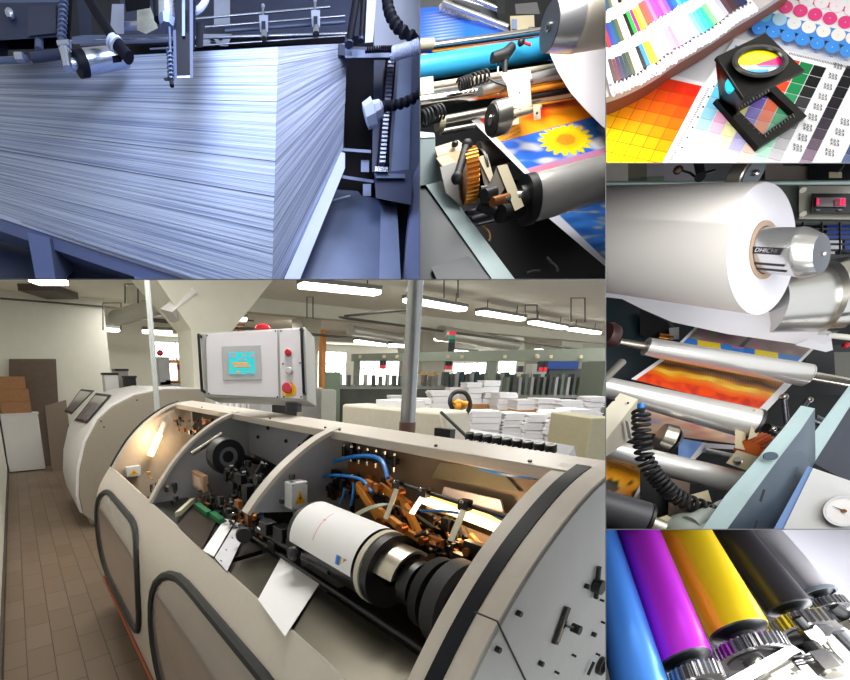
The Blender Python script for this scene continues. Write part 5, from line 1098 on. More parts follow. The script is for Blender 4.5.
# swatch fan
fan=thing('swatch_fan','open fan deck of colour swatch leaves with rounded white tips','swatch fan')
edge=catmull([(Vector((x,y,0))) for x,y in ((590,100),(606,96),(622,91),(640,83),(660,72),(680,58),(700,46),(720,34),(740,20),(760,8),(782,-6),(800,-18))],8)
def eat(s): k=s*(len(edge)-1); i=min(int(k),len(edge)-2); return edge[i].lerp(edge[i+1],k-i)
LC=['e8e4ec f0ecf2 f2eef4','4c3c3a 5a3c34 7c4a3a','6a2c34 c42a30 d83830','3c2c50 3a3a8a 34307c','1c2c40 20508a 1c4080','223a34 285058 245070','4a4a28 5a5a34 6a6a44','d8d6dc c8c6d2 c8c0b0','f0d8cc f2c8bc f0c0a8','0c0c10 0c0c10 0a0a0c','2a80d0 20b040 e8b020','f8dc10 e8147c 2078d8','f0cc28 f8dc10 f0e010','f4d898 e8a860 f08020','f8d8cc f0583c e84040','eca8b0 e85468 e85870','f0a8c4 f078a0 e43c78','f090b8 e84aa0 d060b0','e880d0 e040c0 c050c0','f0b0e0 c06ad0 a858c8','d8a8e0 8a50c0 5048c0','a0a0c8 3048c0 2050d0','98b0e0 2868d0 2878d8','a8c8f0 60a8e8 40a0e8','78c4f0 1c98e8 1890e0','58c0e8 18a0e0 1098d8','38b8d8 18a8c8 10a0a0','30a890 20a060 18a048','78c880 58c050 40b040','a8a8a8 989898 888890','c8ccd4 b0b4bc a0a4b0','a0a0b0 6a6870 585860','4c3438 402c30 382428','382028 2c2028 241c24','302434 1c2844 182848','1c2448 10285a 0c3050','14284c 0c2c54 f0e8b0','f0ecd8 f0ecc0 f0e8b0']
N=len(LC)
lw=1/(N+4)
MB().ext([CPl(x,y,.022) for x,y in [(p.x-1,p.y+3.5) for p in edge]+[(800,-60),(590,-60)]],-cn*.021).build('back_cover',M('brown_cover','7a4228',.55,0,.15,12),fan)
MB().ext([CPl(x,y,.030) for x,y in [(p.x-1,p.y+1.5) for p in edge]+[(800,-60),(590,-60)]],-cn*.007).build('leaf_block',M('leaf_block_grey','b9b2b0',.6),fan)
rnd=random.Random(2)
for i,c3 in enumerate(LC):
    xe=618+3.85*(i-1); E_=next((p for p in edge if p.x>=xe),edge[-1]).copy(); k_=next((q for q in range(1,len(edge)) if edge[q].x>=xe),len(edge)-1); E_=edge[k_-1].lerp(edge[k_],(xe-edge[k_-1].x)/(edge[k_].x-edge[k_-1].x)); tt=(xe-622)/150; ang=math.atan2(-1,-(.29+.55*tt)); D_=Vector((math.cos(ang),math.sin(ang),0)); T=Vector((-D_.y,D_.x,0)); T=T if T.x>0 else -T
    w=2.5; h=.034+rnd.uniform(0,.0008); cs=c3.split()
    E_=E_+Vector((0,rnd.uniform(-1,1),0))
    tip=[E_-D_*0+T*(w*math.cos(q))-D_*(3.5*math.sin(q)-2) for q in [PI*k/10 for k in range(11)]]
    far=E_+D_*130; sp_=1.0
    pts=[(p.x,p.y) for p in tip]+[((far-T*w*.8).x,(far-T*w*.8).y),((far+T*w*.8).x,(far+T*w*.8).y)]
    P3=[CPl(x,y,h+(.0032 if k<=2 or k==len(pts)-1 else 0)*1) for k,(x,y) in enumerate(pts)]
    leaf=MB().ext(P3,-cn*.0009).build('leaf',M('leaf_white','f0eef2',.4,0,.01,10),fan)
    if leaf is None: continue
    for (d0,d1),c in zip(((11,34),(46,69),(81,106)),cs):
        q=[E_+D_*d0+T*w,E_+D_*d0-T*w,E_+D_*d1-T*w*.92,E_+D_*d1+T*w*.92]
        hh=[.0030,.0003,.0003,.0030]; MB().ext([CPl(p.x,p.y,h+.0005+hh[k]) for k,p in enumerate(q)],-cn*.0004).build('colour_band',hexm(c,.35),leaf)
# loupe
lp=thing('folding_loupe','black folding loupe with a round lens standing on the colour chart','loupe')
bkm=M('loupe_black','050506',.4,0,.05,40,spec=.2)
outer=[(716,99),(759,147.5),(807,116),(776,86)]; inner=[(738,110),(763,134.5),(794,112.5),(770.5,91)]
def frame(o_,i_,h,th,name,mt,par):
    m=MB(); n=len(o_); lo=[]
    A=[CPl(*p,h) for p in o_]; B=[CPl(*p,h) for p in i_]; A2=[p-cn*th for p in A]; B2=[p-cn*th for p in B]
    k=len(m.v); m.v+=A+B+A2+B2
    for i in range(n):
        j=(i+1)%n; m.face([k+i,k+j,k+n+j,k+n+i]); m.face([k+2*n+i,k+2*n+j,k+3*n+j,k+3*n+i]); m.face([k+i,k+j,k+2*n+j,k+2*n+i]); m.face([k+n+i,k+n+j,k+3*n+j,k+3*n+i])
    return m.build(name,mt,par)
frame(outer,inner,.006,.005,'base_frame',bkm,lp)
m=MB()
for (p,q,n_) in ((inner[1],inner[2],11),(inner[0],inner[3],11),(inner[0],inner[1],5)):
    for i in range(n_):
        t=(i+.5)/n_; x=p[0]+(q[0]-p[0])*t; y=p[1]+(q[1]-p[1])*t; dx,dy=(1.2,2.6) if p==inner[1] else (-1,-2.6); L_=1.6 if i%5 else 2.4
        if p==inner[0] and q==inner[1]: dx,dy=-2.2,1.4
        m.ext([CPl(x,y,.0066),CPl(x+.5,y,.0066),CPl(x+.5+dx*L_*.6,y+dy*L_*.6,.0066),CPl(x+dx*L_*.6,y+dy*L_*.6,.0066)],-cn*.0004)
m.build('scale_ticks',M('tick_grey','8a8a8a',.5),lp)
# standing side wall
HT=.05
wall=[CPl(719,60,HT-.004),CPl(742,95,HT-.004),CPl(742,112,.006),CPl(718,98,.006)]
MB().ext([CPl(717,60,.046),CPl(721,100,.006),CPl(737,112,.006),CPl(745,96,.046)],-cn*.003+RV*.001).build('hinge_wall',bkm,lp)
m=MB().ext([CPl(731+4.5*math.cos(2*PI*k/20),84+8*math.sin(2*PI*k/20),.0475) for k in range(20)],-cn*.002).build('wall_opening',M('cyan_through_hole','18b4e0',.3),lp)  # cyan disc stands for the chart colour showing through the opening
top=[(716.5,56),(744,97.5),(805.5,70.5),(766,32.5)]
ring=[(760+28*math.cos(2*PI*k/40),61+15.5*math.sin(2*PI*k/40)) for k in range(40)]
MB().ext([CPl(*p,HT) for p in top],-cn*.004).build('top_plate',bkm,lp,bevel=.0008)
def ell(rx,ry,h,cx=760,cy=61,n=44): return [CPl(cx+rx*math.cos(2*PI*k/n),cy+ry*math.sin(2*PI*k/n),h) for k in range(n)]
MB().loft([ell(29,17,HT),ell(28,16.5,HT+.004),ell(25,14.3,HT+.005),ell(22,12.2,HT+.0035)],caps=False).build('lens_ring',M('ring_black','0e0e10',.25,0,.05,40),lp)
def lens(u,v):
    an=u*2*PI; r=v; x=760+22*r*math.cos(an); y=60.5+12*r*math.sin(an); return CPl(x,y,HT+.0012+.0022*(1-r*r))
def lcol(u,v):  # view through the lens painted on its surface in place of refraction
    an=u*2*PI; X=v*math.cos(an); Y=v*math.sin(an); k=Y+.62*X
    if Y<-.93+0*X: return lin('ece8c8')
    if k<.22 and Y<.42: return lin('f4e21c')
    if k<.24 and Y>=.36: return lin('f0ece6')
    if Y<.22+.2*X: return lin('e81a7c')
    if Y<.42: return lin('e4508c') if X>-.2 else lin('f0ece6')
    if Y<.58 and X>-.1: return lin('48a8dc')
    if Y>.72 and X<.4: return lin('58a8d8')
    return lin('eef0f0')
MB().grid(lens,60,24,lcol).build('lens',MV('lens_gloss',.08,0,1),lp,ang=80)
alight('case_fill_c',V(800,-330,.34),V(728,80,.58),.3,.8,(1,.99,.97),.3)  # unseen light put in to brighten the charts
# ---------- compartment: press with the white roll ----------
set_panel(605.7,163,850,529.3,ix0=True,iy0=True,iy1=True)
g1=M('grey_green_panel','8a918a',.45,.1); 
one(MB().ext([V(600,150,.74),V(910,150,.74),V(910,300,.74),V(600,300,.74)],FV*.004),'machine_housing',M('back_grey','77787a',.6,0,.3,5),'grey machine wall behind the white roll','panel')
for pts,c,l in (([(600,155),(628,155),(628,183),(600,183)],'e2ddd2','white switch box at the upper left corner behind the roll'),([(628,155),(647,155),(647,183),(628,183)],'8d8778','brownish post beside the white switch box'),([(647,155),(700,155),(700,184),(664,184),(664,177),(647,177)],'b9b4ba','pale grey plate behind the small brown knob'),([(765,155),(808,155),(808,180),(765,180)],'a49890','taupe plate right of the top wheel'),([(783,155),(900,155),(900,168),(783,166)],'241c20','dark beam along the upper right edge'),([(808,160),(900,160),(900,180),(808,180)],'17181c','black block at the upper right corner'),([(628,177),(664,176),(664,183),(628,183)],'8a9a84','greenish strip above the left part of the roll')):
    quadm(pts,.72 if c!='17181c' else .715,M('tone_'+c,c,.5,0,.08,15),'back_plate',None,.008,label=l,cat='plate')
one(rod((590,183.5,.66),(900,182.5,.66),2.4),'cross_bar',M('pale_teal_bar','a9bdb8',.35,.3),'pale teal crossbar running behind the top of the white roll','bar')
t=thing('crank_lever','small crank lever with a brown knob and black bar above the roll','lever'); MB().sph(V(678,170,.62),.004,12).build('knob',M('brown_knob','8a6a54',.5),t); MB().sph(V(678,170,.624),.0058,12).build('knob_ring',darksteel,t); MB().tube([V(681,170,.62),V(690,173,.62),V(697,178,.615)],.0014,8).build('arm',darksteel,t)
quadm([(692,158),(703,158),(706,176),(697,180)],.61,blk,'black_bar',t,.01); MB().cyl(V(700,177,.605),V(701,177,.615),.006).build('pivot',blk,t); rod((704,174,.612),(714,171,.612),2).build('stub',darksteel,t)
t=thing('small_fitting','small cream fitting with a tilted rod at the upper right','fitting'); quadm([(829,172),(842,172),(842,178),(829,178)],.69,M('cream_block2'),'base',t,.01); rod((838,173,.688),(844,165,.688),1).build('rod',chrome,t)
# counter display
dsp_=thing('counter_display','beige instrument plate with a black digital counter showing red digits','display')
quadm([(775,186),(900,186),(900,224),(775,224)],.70,M('display_housing','7d867e',.5,.1,.05,15),'housing',dsp_,.02)
quadm([(799,186),(900,186),(900,220),(799,219)],.69,M('plate_beige','c6c1b4',.4,.4,.05,40),'plate',dsp_,.006); quadm([(812,193.5),(900,193.5),(900,214),(811,213.5)],.684,blk,'bezel',dsp_,.005,bevel=.0008)
quadm([(816,197.5),(846,197.5),(846,207),(816,206.5)],.6825,M('lcd_grey','8a7a7c',.15,.1),'window',dsp_,.001)
rdg=M('red_digits','e0185a',.3,0,0,em=.9,emc='f0205c')
for x0,x1 in ((817,819),(840,842),(843,845)): quadm([(x0,198.5),(x1+.3,198.5),(x1,205),(x0-.3,205)],.6815,rdg,'digit_segment',dsp_,.0005)
for y in (198.4,201.5,204.6): quadm([(839.5,y),(845.5,y),(845.5,y+.7),(839.5,y+.7)],.6812,rdg,'digit_segment',dsp_,.0005)
quadm([(834,200),(838,198.5),(839,205),(835,206)],.6815,M('dim_red_digit','a03858',.3),'digit_segment',dsp_,.0005)
for x in (818,840): quadm([(x-2,209.2),(x+2,209.2),(x+2,210.6),(x-2,210.6)],.6825,M('key_grey','8c8c90',.4),'key',dsp_,.001)
for q in ((803,190),(803,214)): MB().cyl(V(*q,.686),V(*q,.69),.004,n=14).build('screw',M('plate_screw','d8d4c8',.4,.5),dsp_)
# wire shelf with blue cartons
wr=thing('wire_guard','black wire guard grid in front of blue and white packs at the right','grid')
for y in (224,229,234,239,244,250,257): rod((780,y,.668),(910,y+.5,.668),1.2 if y!=257 else 3).build('wire',blk,wr)
for x in (803,822,840,858): rod((x,222,.666),(x,257,.666),1.2).build('wire',blk,wr)
for i,(x0,x1,y0,y1,c) in enumerate(((827,870,224,240,'1a48b0'),(845,870,238,252,'2048a8'),(826,842,240,250,'e8e8ee'),(806,814,228,247,'a8c0d8'),(800,835,250,254,'d8d4cc'),(823,838,262,269,'3a68c8'),(838,870,268,275,'e8d8c8'))):
    quadm([(x0,y0),(x1,y0),(x1,y1),(x0,y1)],.71,M('pack_'+c,c,.5),'pack',None,.01,label=['large blue pack behind the wire guard','smaller blue pack at the right edge behind the guard','white pack below the blue one behind the guard','pale blue strip behind the guard','pale paper under the guard','blue and white label below the guard','cream box at the right edge below the guard'][i],cat='pack')
quadm([(785,222),(900,222),(900,275),(785,275)],.73,M('deep_dark'),'dark_recess',None,.004,label='dark recess behind the wire guard',cat='recess')
# top wheel
tw=thing('steel_wheel','steel guide wheel pressing on top of the white roll','wheel')
rodc((752,174,.445),(737,174),.42,20,20,36,.001).build('rim',steel,tw); rodc((754,174,.4445),(751,174),.42,18,18,32).build('face',M('dark_face'),tw); MB().sph(V(756,173,.443),.003,10).build('hub',chrome,tw); quadm([(738,193),(750,193),(750,198),(741,198)],.45,M('cream_block2'),'lower_tab',tw,.003)
# the roll
ro=thing('paper_roll','huge white paper roll on a steel spindle filling the upper half of the compartment','paper roll')
rw_=M('roll_white','e4e0dc',.65,0,.01,6)
p=V(764,250,.44); q=V(*ext2((764,250,.44),(590,239),.375)); ax=(q-p).normalized()
md=(V(*ext2((764,250,.44),(664,277),.38))-p).normalized(); r=rpx(p,md,64); bu,bw_1=basis(md); nx=-ax
def ob2(base,prof,name,mt_,par,n=64,cp=False): return MB().loft([MB().ring(base+ax*tt,bu,bw_1,max(rr,1e-5),n) for tt,rr in prof],caps=cp).build(name,mt_,par)
ob2(p,[(0,r*.985),(.0012,r),(.30,r*1.05)],'side',rw_,ro,96)
ob2(p,[(0,r*.985),(-.0002,r*.43),(.001,r*.42)],'end_face',M('roll_end','c2c0c8',.7,0,.02,40),ro,96); ob2(p,[(-.0012,r*.36),(-.0012,r*.44),(.003,r*.44),(.02,r*.36)],'cardboard_core',M('core_brown','9c8470',.7),ro)
sp=thing('spindle','machined steel spindle nose with a black lettered band in the roll core','spindle'); r2=r*.35
ob2(p,[(.01,r2),(-.026,r2),(-.0265,r2*1.03),(-.030,r2*1.03)],'shaft',M('spindle_steel','c4c4c4',.22,.8,.03,40),sp)
ob2(p,[(-.030,r2*1.06),(-.033,r2*1.04),(-.044,r2*.78)],'nose_cone',M('spindle_steel'),sp); ob2(p,[(-.044,r2*.78),(-.0445,0)],'nose_face',M('dark_face'),sp); MB().sph(p-ax*.0455,.002,10).build('centre_point',chrome,sp)
side=(CAM-(p+nx*.02)); side=(side-nx*side.dot(nx)).normalized(); upv=nx.cross(side).normalized(); upv=upv if upv.z>0 else -upv
def rimp(k,t): 
    best=max((bu*math.cos(a_)+bw_1*math.sin(a_) for a_ in [2*PI*z/180 for z in range(180)]),key=lambda w_:w_.dot(side*math.sqrt(max(0,1-k*k))+upv*k)); return p+nx*t+best*r2
cb=rimp(0,.012); MB().obox(cb,nx*.012,upv*.003,side*.0012).build('black_band',blk,sp)
text_mesh('DHICHI',.0052,cb+side*.0016,nx if nx.dot(RV)>0 else -nx,upv,'band_lettering',chrome,sp,.0002)
for k in (-.6,-.82): MB().cyl(rimp(k,0),rimp(k,.025),.0011,n=8).build('groove',darksteel,sp)
# web below the roll and silver roll
wb=thing('paper_web','white paper web running from under the roll to the silver roll','paper web')
MB().loft([[V(x,y,d),V(x2,y2,d2),V(x2,y2,d2+.004),V(x,y,d+.004)] for (x,y,d,x2,y2,d2) in ((598,296,.60,560,270,.60),(622,299,.60,735,300,.58),(642,309,.60,760,310,.57),(672,322,.59,785,315,.565),(727,334,.58,800,325,.56),(790,343,.57,820,330,.555),(822,348,.565,832,338,.555))]).build('web',M('web_white','dddbe2',.55,0,.01,8),wb)
sr=thing('silver_roll','silver foil roll with a chrome flange and cone at the right edge','roll')
rod((765,306,.575),(824,300,.56),30,35,48).build('foil',M('silver_foil','d2d0cc',.28,.85,.05,15),sr); rod((816,299,.557),(831,297,.553),37,38,48).build('flange',chrome,sr); rod((831,297,.552),(834,296.5,.551),37,36,48).build('dark_ring',blk,sr); rod((834,297,.55),(858,296,.545),31,20,48).build('cone',M('machined_cone'),sr)
rod((826,335,.56),(900,343,.55),3).build('white_rod',M('white_rod','e8e4da',.3,.3),sr); quadm([(795,345),(830,330),(833,350),(826,352)],.562,M('web_white'),'foil_corner',sr,.002)
# dark frame left, knob, shafts
tl=thing('roller_frame','dark teal side frame behind the left ends of the rollers','frame')
quadm([(596,297),(625,299),(672,322),(684,345),(650,375),(596,400)],[.66,.66,.65,.65,.64,.64],tealdark,'plate',tl,.01); quadm([(596,298),(640,302),(641,312),(596,312)],.655,M('teal_shadow'),'upper_face',tl,.003) if False else None
quadm([(640,309),(668,322),(672,330),(660,342),(640,335)],.645,black,'recess',tl,.004)
rod((657,336,.64),(671,338,.64),4).build('brass_pin',brass,tl); quadm([(669,328),(679,327),(679,339),(670,340)],.635,greyp,'grey_block',tl,.01)
t=thing('hand_knob','dark reddish hand knob at the left edge beside the upper roller','knob'); MB().lathe(V(604,334,.56),V(620,338,.565)-V(604,334,.56),[(0,.014),(.006,.016),(.014,.014),(.02,.006)],20).build('knob',M('dark_red_knob','3a1c18',.4,0,.2,30),t); quadm([(602,320),(606,320),(606,340),(602,340)],.557,blk,'back',t,.004)
chr2=M('roller_steel')
ur_=thing('guide_roller','upper polished guide roller with a long white shaft','roller')
rod((646,346.5,.575),(806,375,.54),9.5,12,40).build('barrel',chr2,ur_); rod((806,375,.54),(900,392,.525),5).build('shaft',M('shaft_cream','d8d2c4',.25,.8),ur_); rod((619,342,.58),(646,346.5,.575),4).build('shaft_left',steel,ur_); rod((805,374.8,.5401),(807.5,375.3,.5395),12.2,11).build('end_ring',darksteel,ur_)
def barp(u,v,x,y):
    if u<.03 or u>.97: return WHT
    if v>.72:
        k=(x-686)/115; return [lin('2a78d8'),lin('f0d020'),lin('f0d020'),lin('3a88dc'),lin('c070b0') if v<.82 else lin('3a88dc'),lin('2a78d8'),lin('f0d820'),lin('f0d820'),lin('2a80d0'),lin('2a80d0')][min(9,max(0,int(k*10)))]
    if abs(u-.47)<.02: return lin('3a3c40')
    return mixc(mixc(lin('6a6460'),lin('c08098'),hs(x,y,.09)),lin('8a9a70'),(hs(x*.5,y,.2)-.5)*3)
sheet([(698,324),(822,341),(799,364),(679,343)],[.63,.62,.58,.59],barp,'printed_sheet','printed web with a blue and yellow colour bar above the upper roller',130,50)
def sunset(u,v,x,y):
    if u<.035 or u>.945: return WHT
    t=v+ (hs(x,y,.05)-.5)*.25
    c=mixc(lin('d88a18'),lin('6a3c08'),(1-abs(t-.22)/.16)*1.1) if t<.4 else mixc(lin('f0a81c'),lin('ea4a14'),(t-.4)*3.2)
    if .38<t<.52: c=mixc(c,lin('f8dc50'),(hs(x*.6,y,.12)-.35)*2)
    if .12<v<.36 and (int(x*1.2)%3==0): c=mixc(c,lin('2a1a08'),.6)
    if t>.72: c=mixc(c,lin('c03020'),(hs(x,y,.14)-.45)*3)
    return c
sheet([(663,357),(795,381),(765,413),(631,379)],[.60,.58,.55,.58],sunset,'printed_sheet','orange and red sunset print between the two polished rollers',150,80)
mr2=thing('guide_roller','thick polished roller below the sunset print','roller')
rod((590,383,.56),(753,424,.50),10,16.5,44).build('barrel',chr2,mr2); rod((752,423.8,.4995),(755,424.6,.4985),17,17,36).build('end_flange',darksteel,mr2)
def blur(u,v,x,y): return mixc(mixc(lin('e8c8a8'),lin('d88a78'),(hs(x*.4,y*1.6,.12)-.35)*2),lin('b8b0d8'),(hs(x*.5,y*1.4,.1)-.55)*4)
sheet([(632,392),(752,432),(745,445),(625,430)],[.58,.56,.56,.58],blur,'printed_sheet','blurred pale print under the thick polished roller',80,40)
def bluep(u,v,x,y): return WHT if u>.72 else mixc(lin('3a78d8'),lin('90b8f0'),hs(x,y,.1))
sheet([(679,438),(712,444),(692,462),(678,458)],[.565,.56,.555,.56],bluep,'printed_sheet','small blue print corner with a white edge beside the steel wheel',50,30)
quadm([(706,443),(745,446),(745,450),(706,448)],.555,M('web_white'),'white_strip',None,.003,label='white strip right of the small blue print',cat='strip'); one(rod((704,450,.55),(742,458,.545),2.6),'tie_rod',M('pale_steel'),'pale short rod above the lower steel roller','rod')
# left lever + box
one(rod((600,384,.53),(622,362,.545),3.4,4),'lever_bar',M('grey_lever','8a8880',.4,.5),'grey lever bar sticking up at the left edge','lever')
bx_=thing('beige_box','beige cable box at the left edge in front of the rollers','box'); quadm([(596,438),(596,420),(620,393),(638,399),(606,440)],[.50,.50,.52,.52,.50],M('box_top','cfc8b4',.45),'top',bx_,.004); quadm([(604,440),(638,399),(638,434),(604,458)],[.50,.52,.52,.50],M('box_side','a9a292',.5),'side',bx_,.004)
for q in ((614,400),(628,403)): MB().sph(V(*q,.512),.0014,8).build('screw',blk,bx_)
quadm([(625,420),(628,422),(632,440),(628,438)],.505,darksteel,'slot_edge',bx_,.002)
w2=thing('steel_wheel','steel wheel standing behind the black spiral cable','wheel'); rod((659,436,.535),(672,440,.53),14.5,15,32,.001).build('rim',steel,w2); rod((672,440,.5295),(675,441,.529),13,11).build('face',M('dark_face'),w2)
# lower roller
lr=thing('guide_roller','lower polished roller crossing behind the black spiral cable','roller'); rod((590,444,.535),(748,486,.50),10,13,40).build('barrel',chr2,lr)
sheet([(596,456),(652,470),(634,503),(596,492)],[.55,.545,.53,.53],lambda u,v,x,y:mixc(mixc(lin('e88a10'),lin('f0b020'),hs(x,y,.1)),lin('3a2c10'),(hs(x*1.2+y,y,.1)-.56)*6) if u<.93 else WHT,'printed_sheet','orange print at the lower left under the lower roller',60,40)
quadm([(634,500),(655,478),(660,484),(645,500)],.52,M('web_white'),'white_corner',None,.003,label='white sheet corner under the spiral cable',cat='paper')
dr2=thing('dark_roller','dark grey roller with a brass core at the bottom left','roller'); rod((580,500,.50),(643,521,.475),17,20,40).build('barrel',M('grey_rubber2','4c4c52',.45,.2),dr2); rod((643,521,.4745),(646,522,.4735),20,20,36).build('black_ring',blk,dr2); rod((646,522,.473),(649,523,.472),14,13).build('brass_core',brass,dr2); rod((648,523,.471),(662,529,.466),9).build('white_shaft',M('shaft_cream'),dr2)
one(MB().helix([V(641,411,.475),V(641,425,.473),V(642,442,.472),V(645,460,.47),V(653,473,.468),V(661,483,.466),V(671,493,.465),V(684,501,.464),V(708,510,.464)],.0072,.0019,23,8,16),'spiral_cable',rubber,'black spiral cable hanging in front of the lower rollers','cable')
one(MB().cyl(V(641,404,.476),V(641,412,.475),.0035),'blue_plug',blue,'small blue plug at the top of the spiral cable','plug')
# brass worm and beige bracket
bw_=thing('worm_gear','ribbed brass worm gear beside the diagonal teal beam','gear'); p0,p1=V(754,448,.495),V(766,440,.50)
gearpx((748,451,.493),(762,443,.50),11.5,1.1,22,'worm',M('copper_worm','d06a34',.3,.9,.15,30),bw_); rod((756,446,.492),(757,445.5,.4925),7).build('hub',M('bronze'),bw_)
br_=thing('bracket','beige bracket plates at the right end of the thick roller','bracket'); quadm([(755,409),(765,411),(757,436),(748,440)],.488,M('cream_block2'),'arm',br_,.006); quadm([(726,463),(737,450),(762,458),(748,471)],.485,beige,'foot_plate',br_,.004); rod((738,459,.482),(738,461.5,.484),5).build('bolt',steel,br_); quadm([(735,430),(746,432),(745,450),(735,448)],.495,M('cream_block2'),'inner_block',br_,.01)
bh=thing('rear_mechanism','black mechanism with upright pins behind the bracket','mechanism')
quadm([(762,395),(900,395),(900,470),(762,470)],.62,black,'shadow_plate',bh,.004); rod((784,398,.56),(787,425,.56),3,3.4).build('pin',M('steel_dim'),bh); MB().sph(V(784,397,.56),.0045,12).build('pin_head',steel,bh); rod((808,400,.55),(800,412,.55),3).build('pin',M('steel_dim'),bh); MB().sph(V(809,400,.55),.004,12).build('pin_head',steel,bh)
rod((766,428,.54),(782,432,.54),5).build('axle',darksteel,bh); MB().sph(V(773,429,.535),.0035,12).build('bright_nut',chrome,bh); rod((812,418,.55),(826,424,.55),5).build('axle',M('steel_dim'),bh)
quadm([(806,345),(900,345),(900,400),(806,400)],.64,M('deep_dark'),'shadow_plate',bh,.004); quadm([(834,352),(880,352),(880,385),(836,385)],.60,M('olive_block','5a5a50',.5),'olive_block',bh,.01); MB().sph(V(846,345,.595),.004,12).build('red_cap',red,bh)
# diagonal beams
b1=thing('diagonal_beam','grey teal beam with an oval hole rising diagonally to the right','beam')
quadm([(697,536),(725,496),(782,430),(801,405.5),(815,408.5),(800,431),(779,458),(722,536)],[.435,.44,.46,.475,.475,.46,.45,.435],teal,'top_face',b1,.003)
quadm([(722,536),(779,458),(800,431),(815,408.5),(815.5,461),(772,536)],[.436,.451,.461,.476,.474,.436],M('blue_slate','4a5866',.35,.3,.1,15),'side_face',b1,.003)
MB().ext([V(771+7.5*math.cos(2*PI*k/24),456+4.2*math.sin(2*PI*k/24),.446) for k in range(24)],FV*.001).build('oval_hole',M('hole_blue','3a4c5a',.6),b1)
for x,y in ((762,495),(794,480),(755,526)): quadm([(x+1,y-6),(x+3.5,y-5),(x-.5,y+7),(x-3,y+6)],.432,M('deep_dark'),'slot',b1,.001)
b2=thing('diagonal_beam','second teal beam at the right edge above the gauge box','beam')
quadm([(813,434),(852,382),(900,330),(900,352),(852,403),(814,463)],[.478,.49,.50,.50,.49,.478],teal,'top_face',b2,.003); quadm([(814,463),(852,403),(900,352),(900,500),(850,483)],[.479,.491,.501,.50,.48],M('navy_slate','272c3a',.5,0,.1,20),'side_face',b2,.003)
gb=thing('gauge_box','pale box with a round chrome pressure gauge at the bottom right','gauge')
quadm([(813,468),(900,498),(900,560),(780,536)],[.455,.46,.43,.425],M('gauge_plate','c9c8c6',.4,.3,.04,30),'panel',gb,.004); quadm([(808,466),(813,468),(782,536),(770,536)],[.457,.456,.426,.426],M('blue_edge','6a88b8',.4,.3),'edge',gb,.004)
gp_=Plane((813,468,.4535),(900,498,.4585),(780,536,.4235)); E2=lambda rx,ry,h:[gp_(844+rx*math.cos(2*PI*k/36),511+ry*math.sin(2*PI*k/36),h) for k in range(36)]
MB().loft([E2(21,15.5,0),E2(21,15.5,.004),E2(18.5,13.5,.004),E2(18,13,.002)],caps=False).build('bezel',chrome,gb); MB().ext(E2(18.2,13.2,.0022),-gp_.n*.001).build('dial',M('dial_white','e6e2e0',.3,coat=.5),gb); MB().ext([gp_(843,510,.003),gp_(845,512,.003),gp_(832,506,.003)],gp_.n*.0004).build('needle',darksteel,gb); MB().cyl(gp_(844,511,.003),gp_(844,511,.0045),.002,n=12).build('dial_centre',M('bronze'),gb)
# castings at the bottom
cs=thing('casting','rounded grey-green casting at the bottom centre','casting'); MB().sph(V(692,533,.465),.027,24,ZV,.8).build('dome',M('grey_green_cast','9aa39c',.5,0,.05,20),cs); rod((690,525,.455),(728,505,.46),11,8).build('arm',M('grey_green_cast'),cs); quadm([(650,521),(667,515),(675,520),(662,532),(650,532)],.47,M('cream_block2'),'block',cs,.01)
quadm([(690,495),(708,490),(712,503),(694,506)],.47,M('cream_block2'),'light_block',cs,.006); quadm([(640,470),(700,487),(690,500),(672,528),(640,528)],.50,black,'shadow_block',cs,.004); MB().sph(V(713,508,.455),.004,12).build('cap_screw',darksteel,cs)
quadm([(670,478),(690,483),(688,512),(668,516)],.49,M('brown_casting','6a5a50',.5,.2),'brown_block',cs,.006)
alight('case_fill_d',V(980,190,.27),V(690,300,.52),.25,.85,(1,.98,.95),.25)  # added side light for the white roll, out of view
# ---------- compartment: colour rollers with gears ----------
set_panel(605.7,529.3,850,680,ix0=True,iy0=True)
one(MB().ext([V(590,500,.74),V(930,500,.74),V(930,760,.56),V(590,760,.56)],FV*.004),'white_table',M('white_table','e9e7f2',.5,0,.01,6),'white surface under the coloured rollers','table')
def metcol(n,c,r=.3,m=.3): return M(n,c,r,m,.02,20)
rl=[('ink_roller','blue anodised roller, leftmost of the row',(594,529),(644,700),21,28,metcol('roller_blue','4a92f4'),.62,.44),
('ink_roller','magenta roller with a dark end cap',(637,529),(685,661),19,27,metcol('roller_magenta','cc2ae2'),.62,.46),
('ink_roller','yellow roller with a dark end cap',(682,529),(738,632),23,29,metcol('roller_yellow','f6d40c'),.62,.475),
('ink_roller','black roller between the yellow and the silver one',(728,529),(789,608),17,22,metcol('roller_black','2c2a30',.3,.4),.63,.50),
('ink_roller','thin silver roller, rightmost of the row',(763,529),(818,592),14,14.5,metcol('roller_silver','cfcdd2',.3,.8),.64,.54)]
gs=M('gear_steel','a8a8ac',.25,1,.05,30); cap=M('end_cap_dark','2c3032',.35,.3,.05,30)
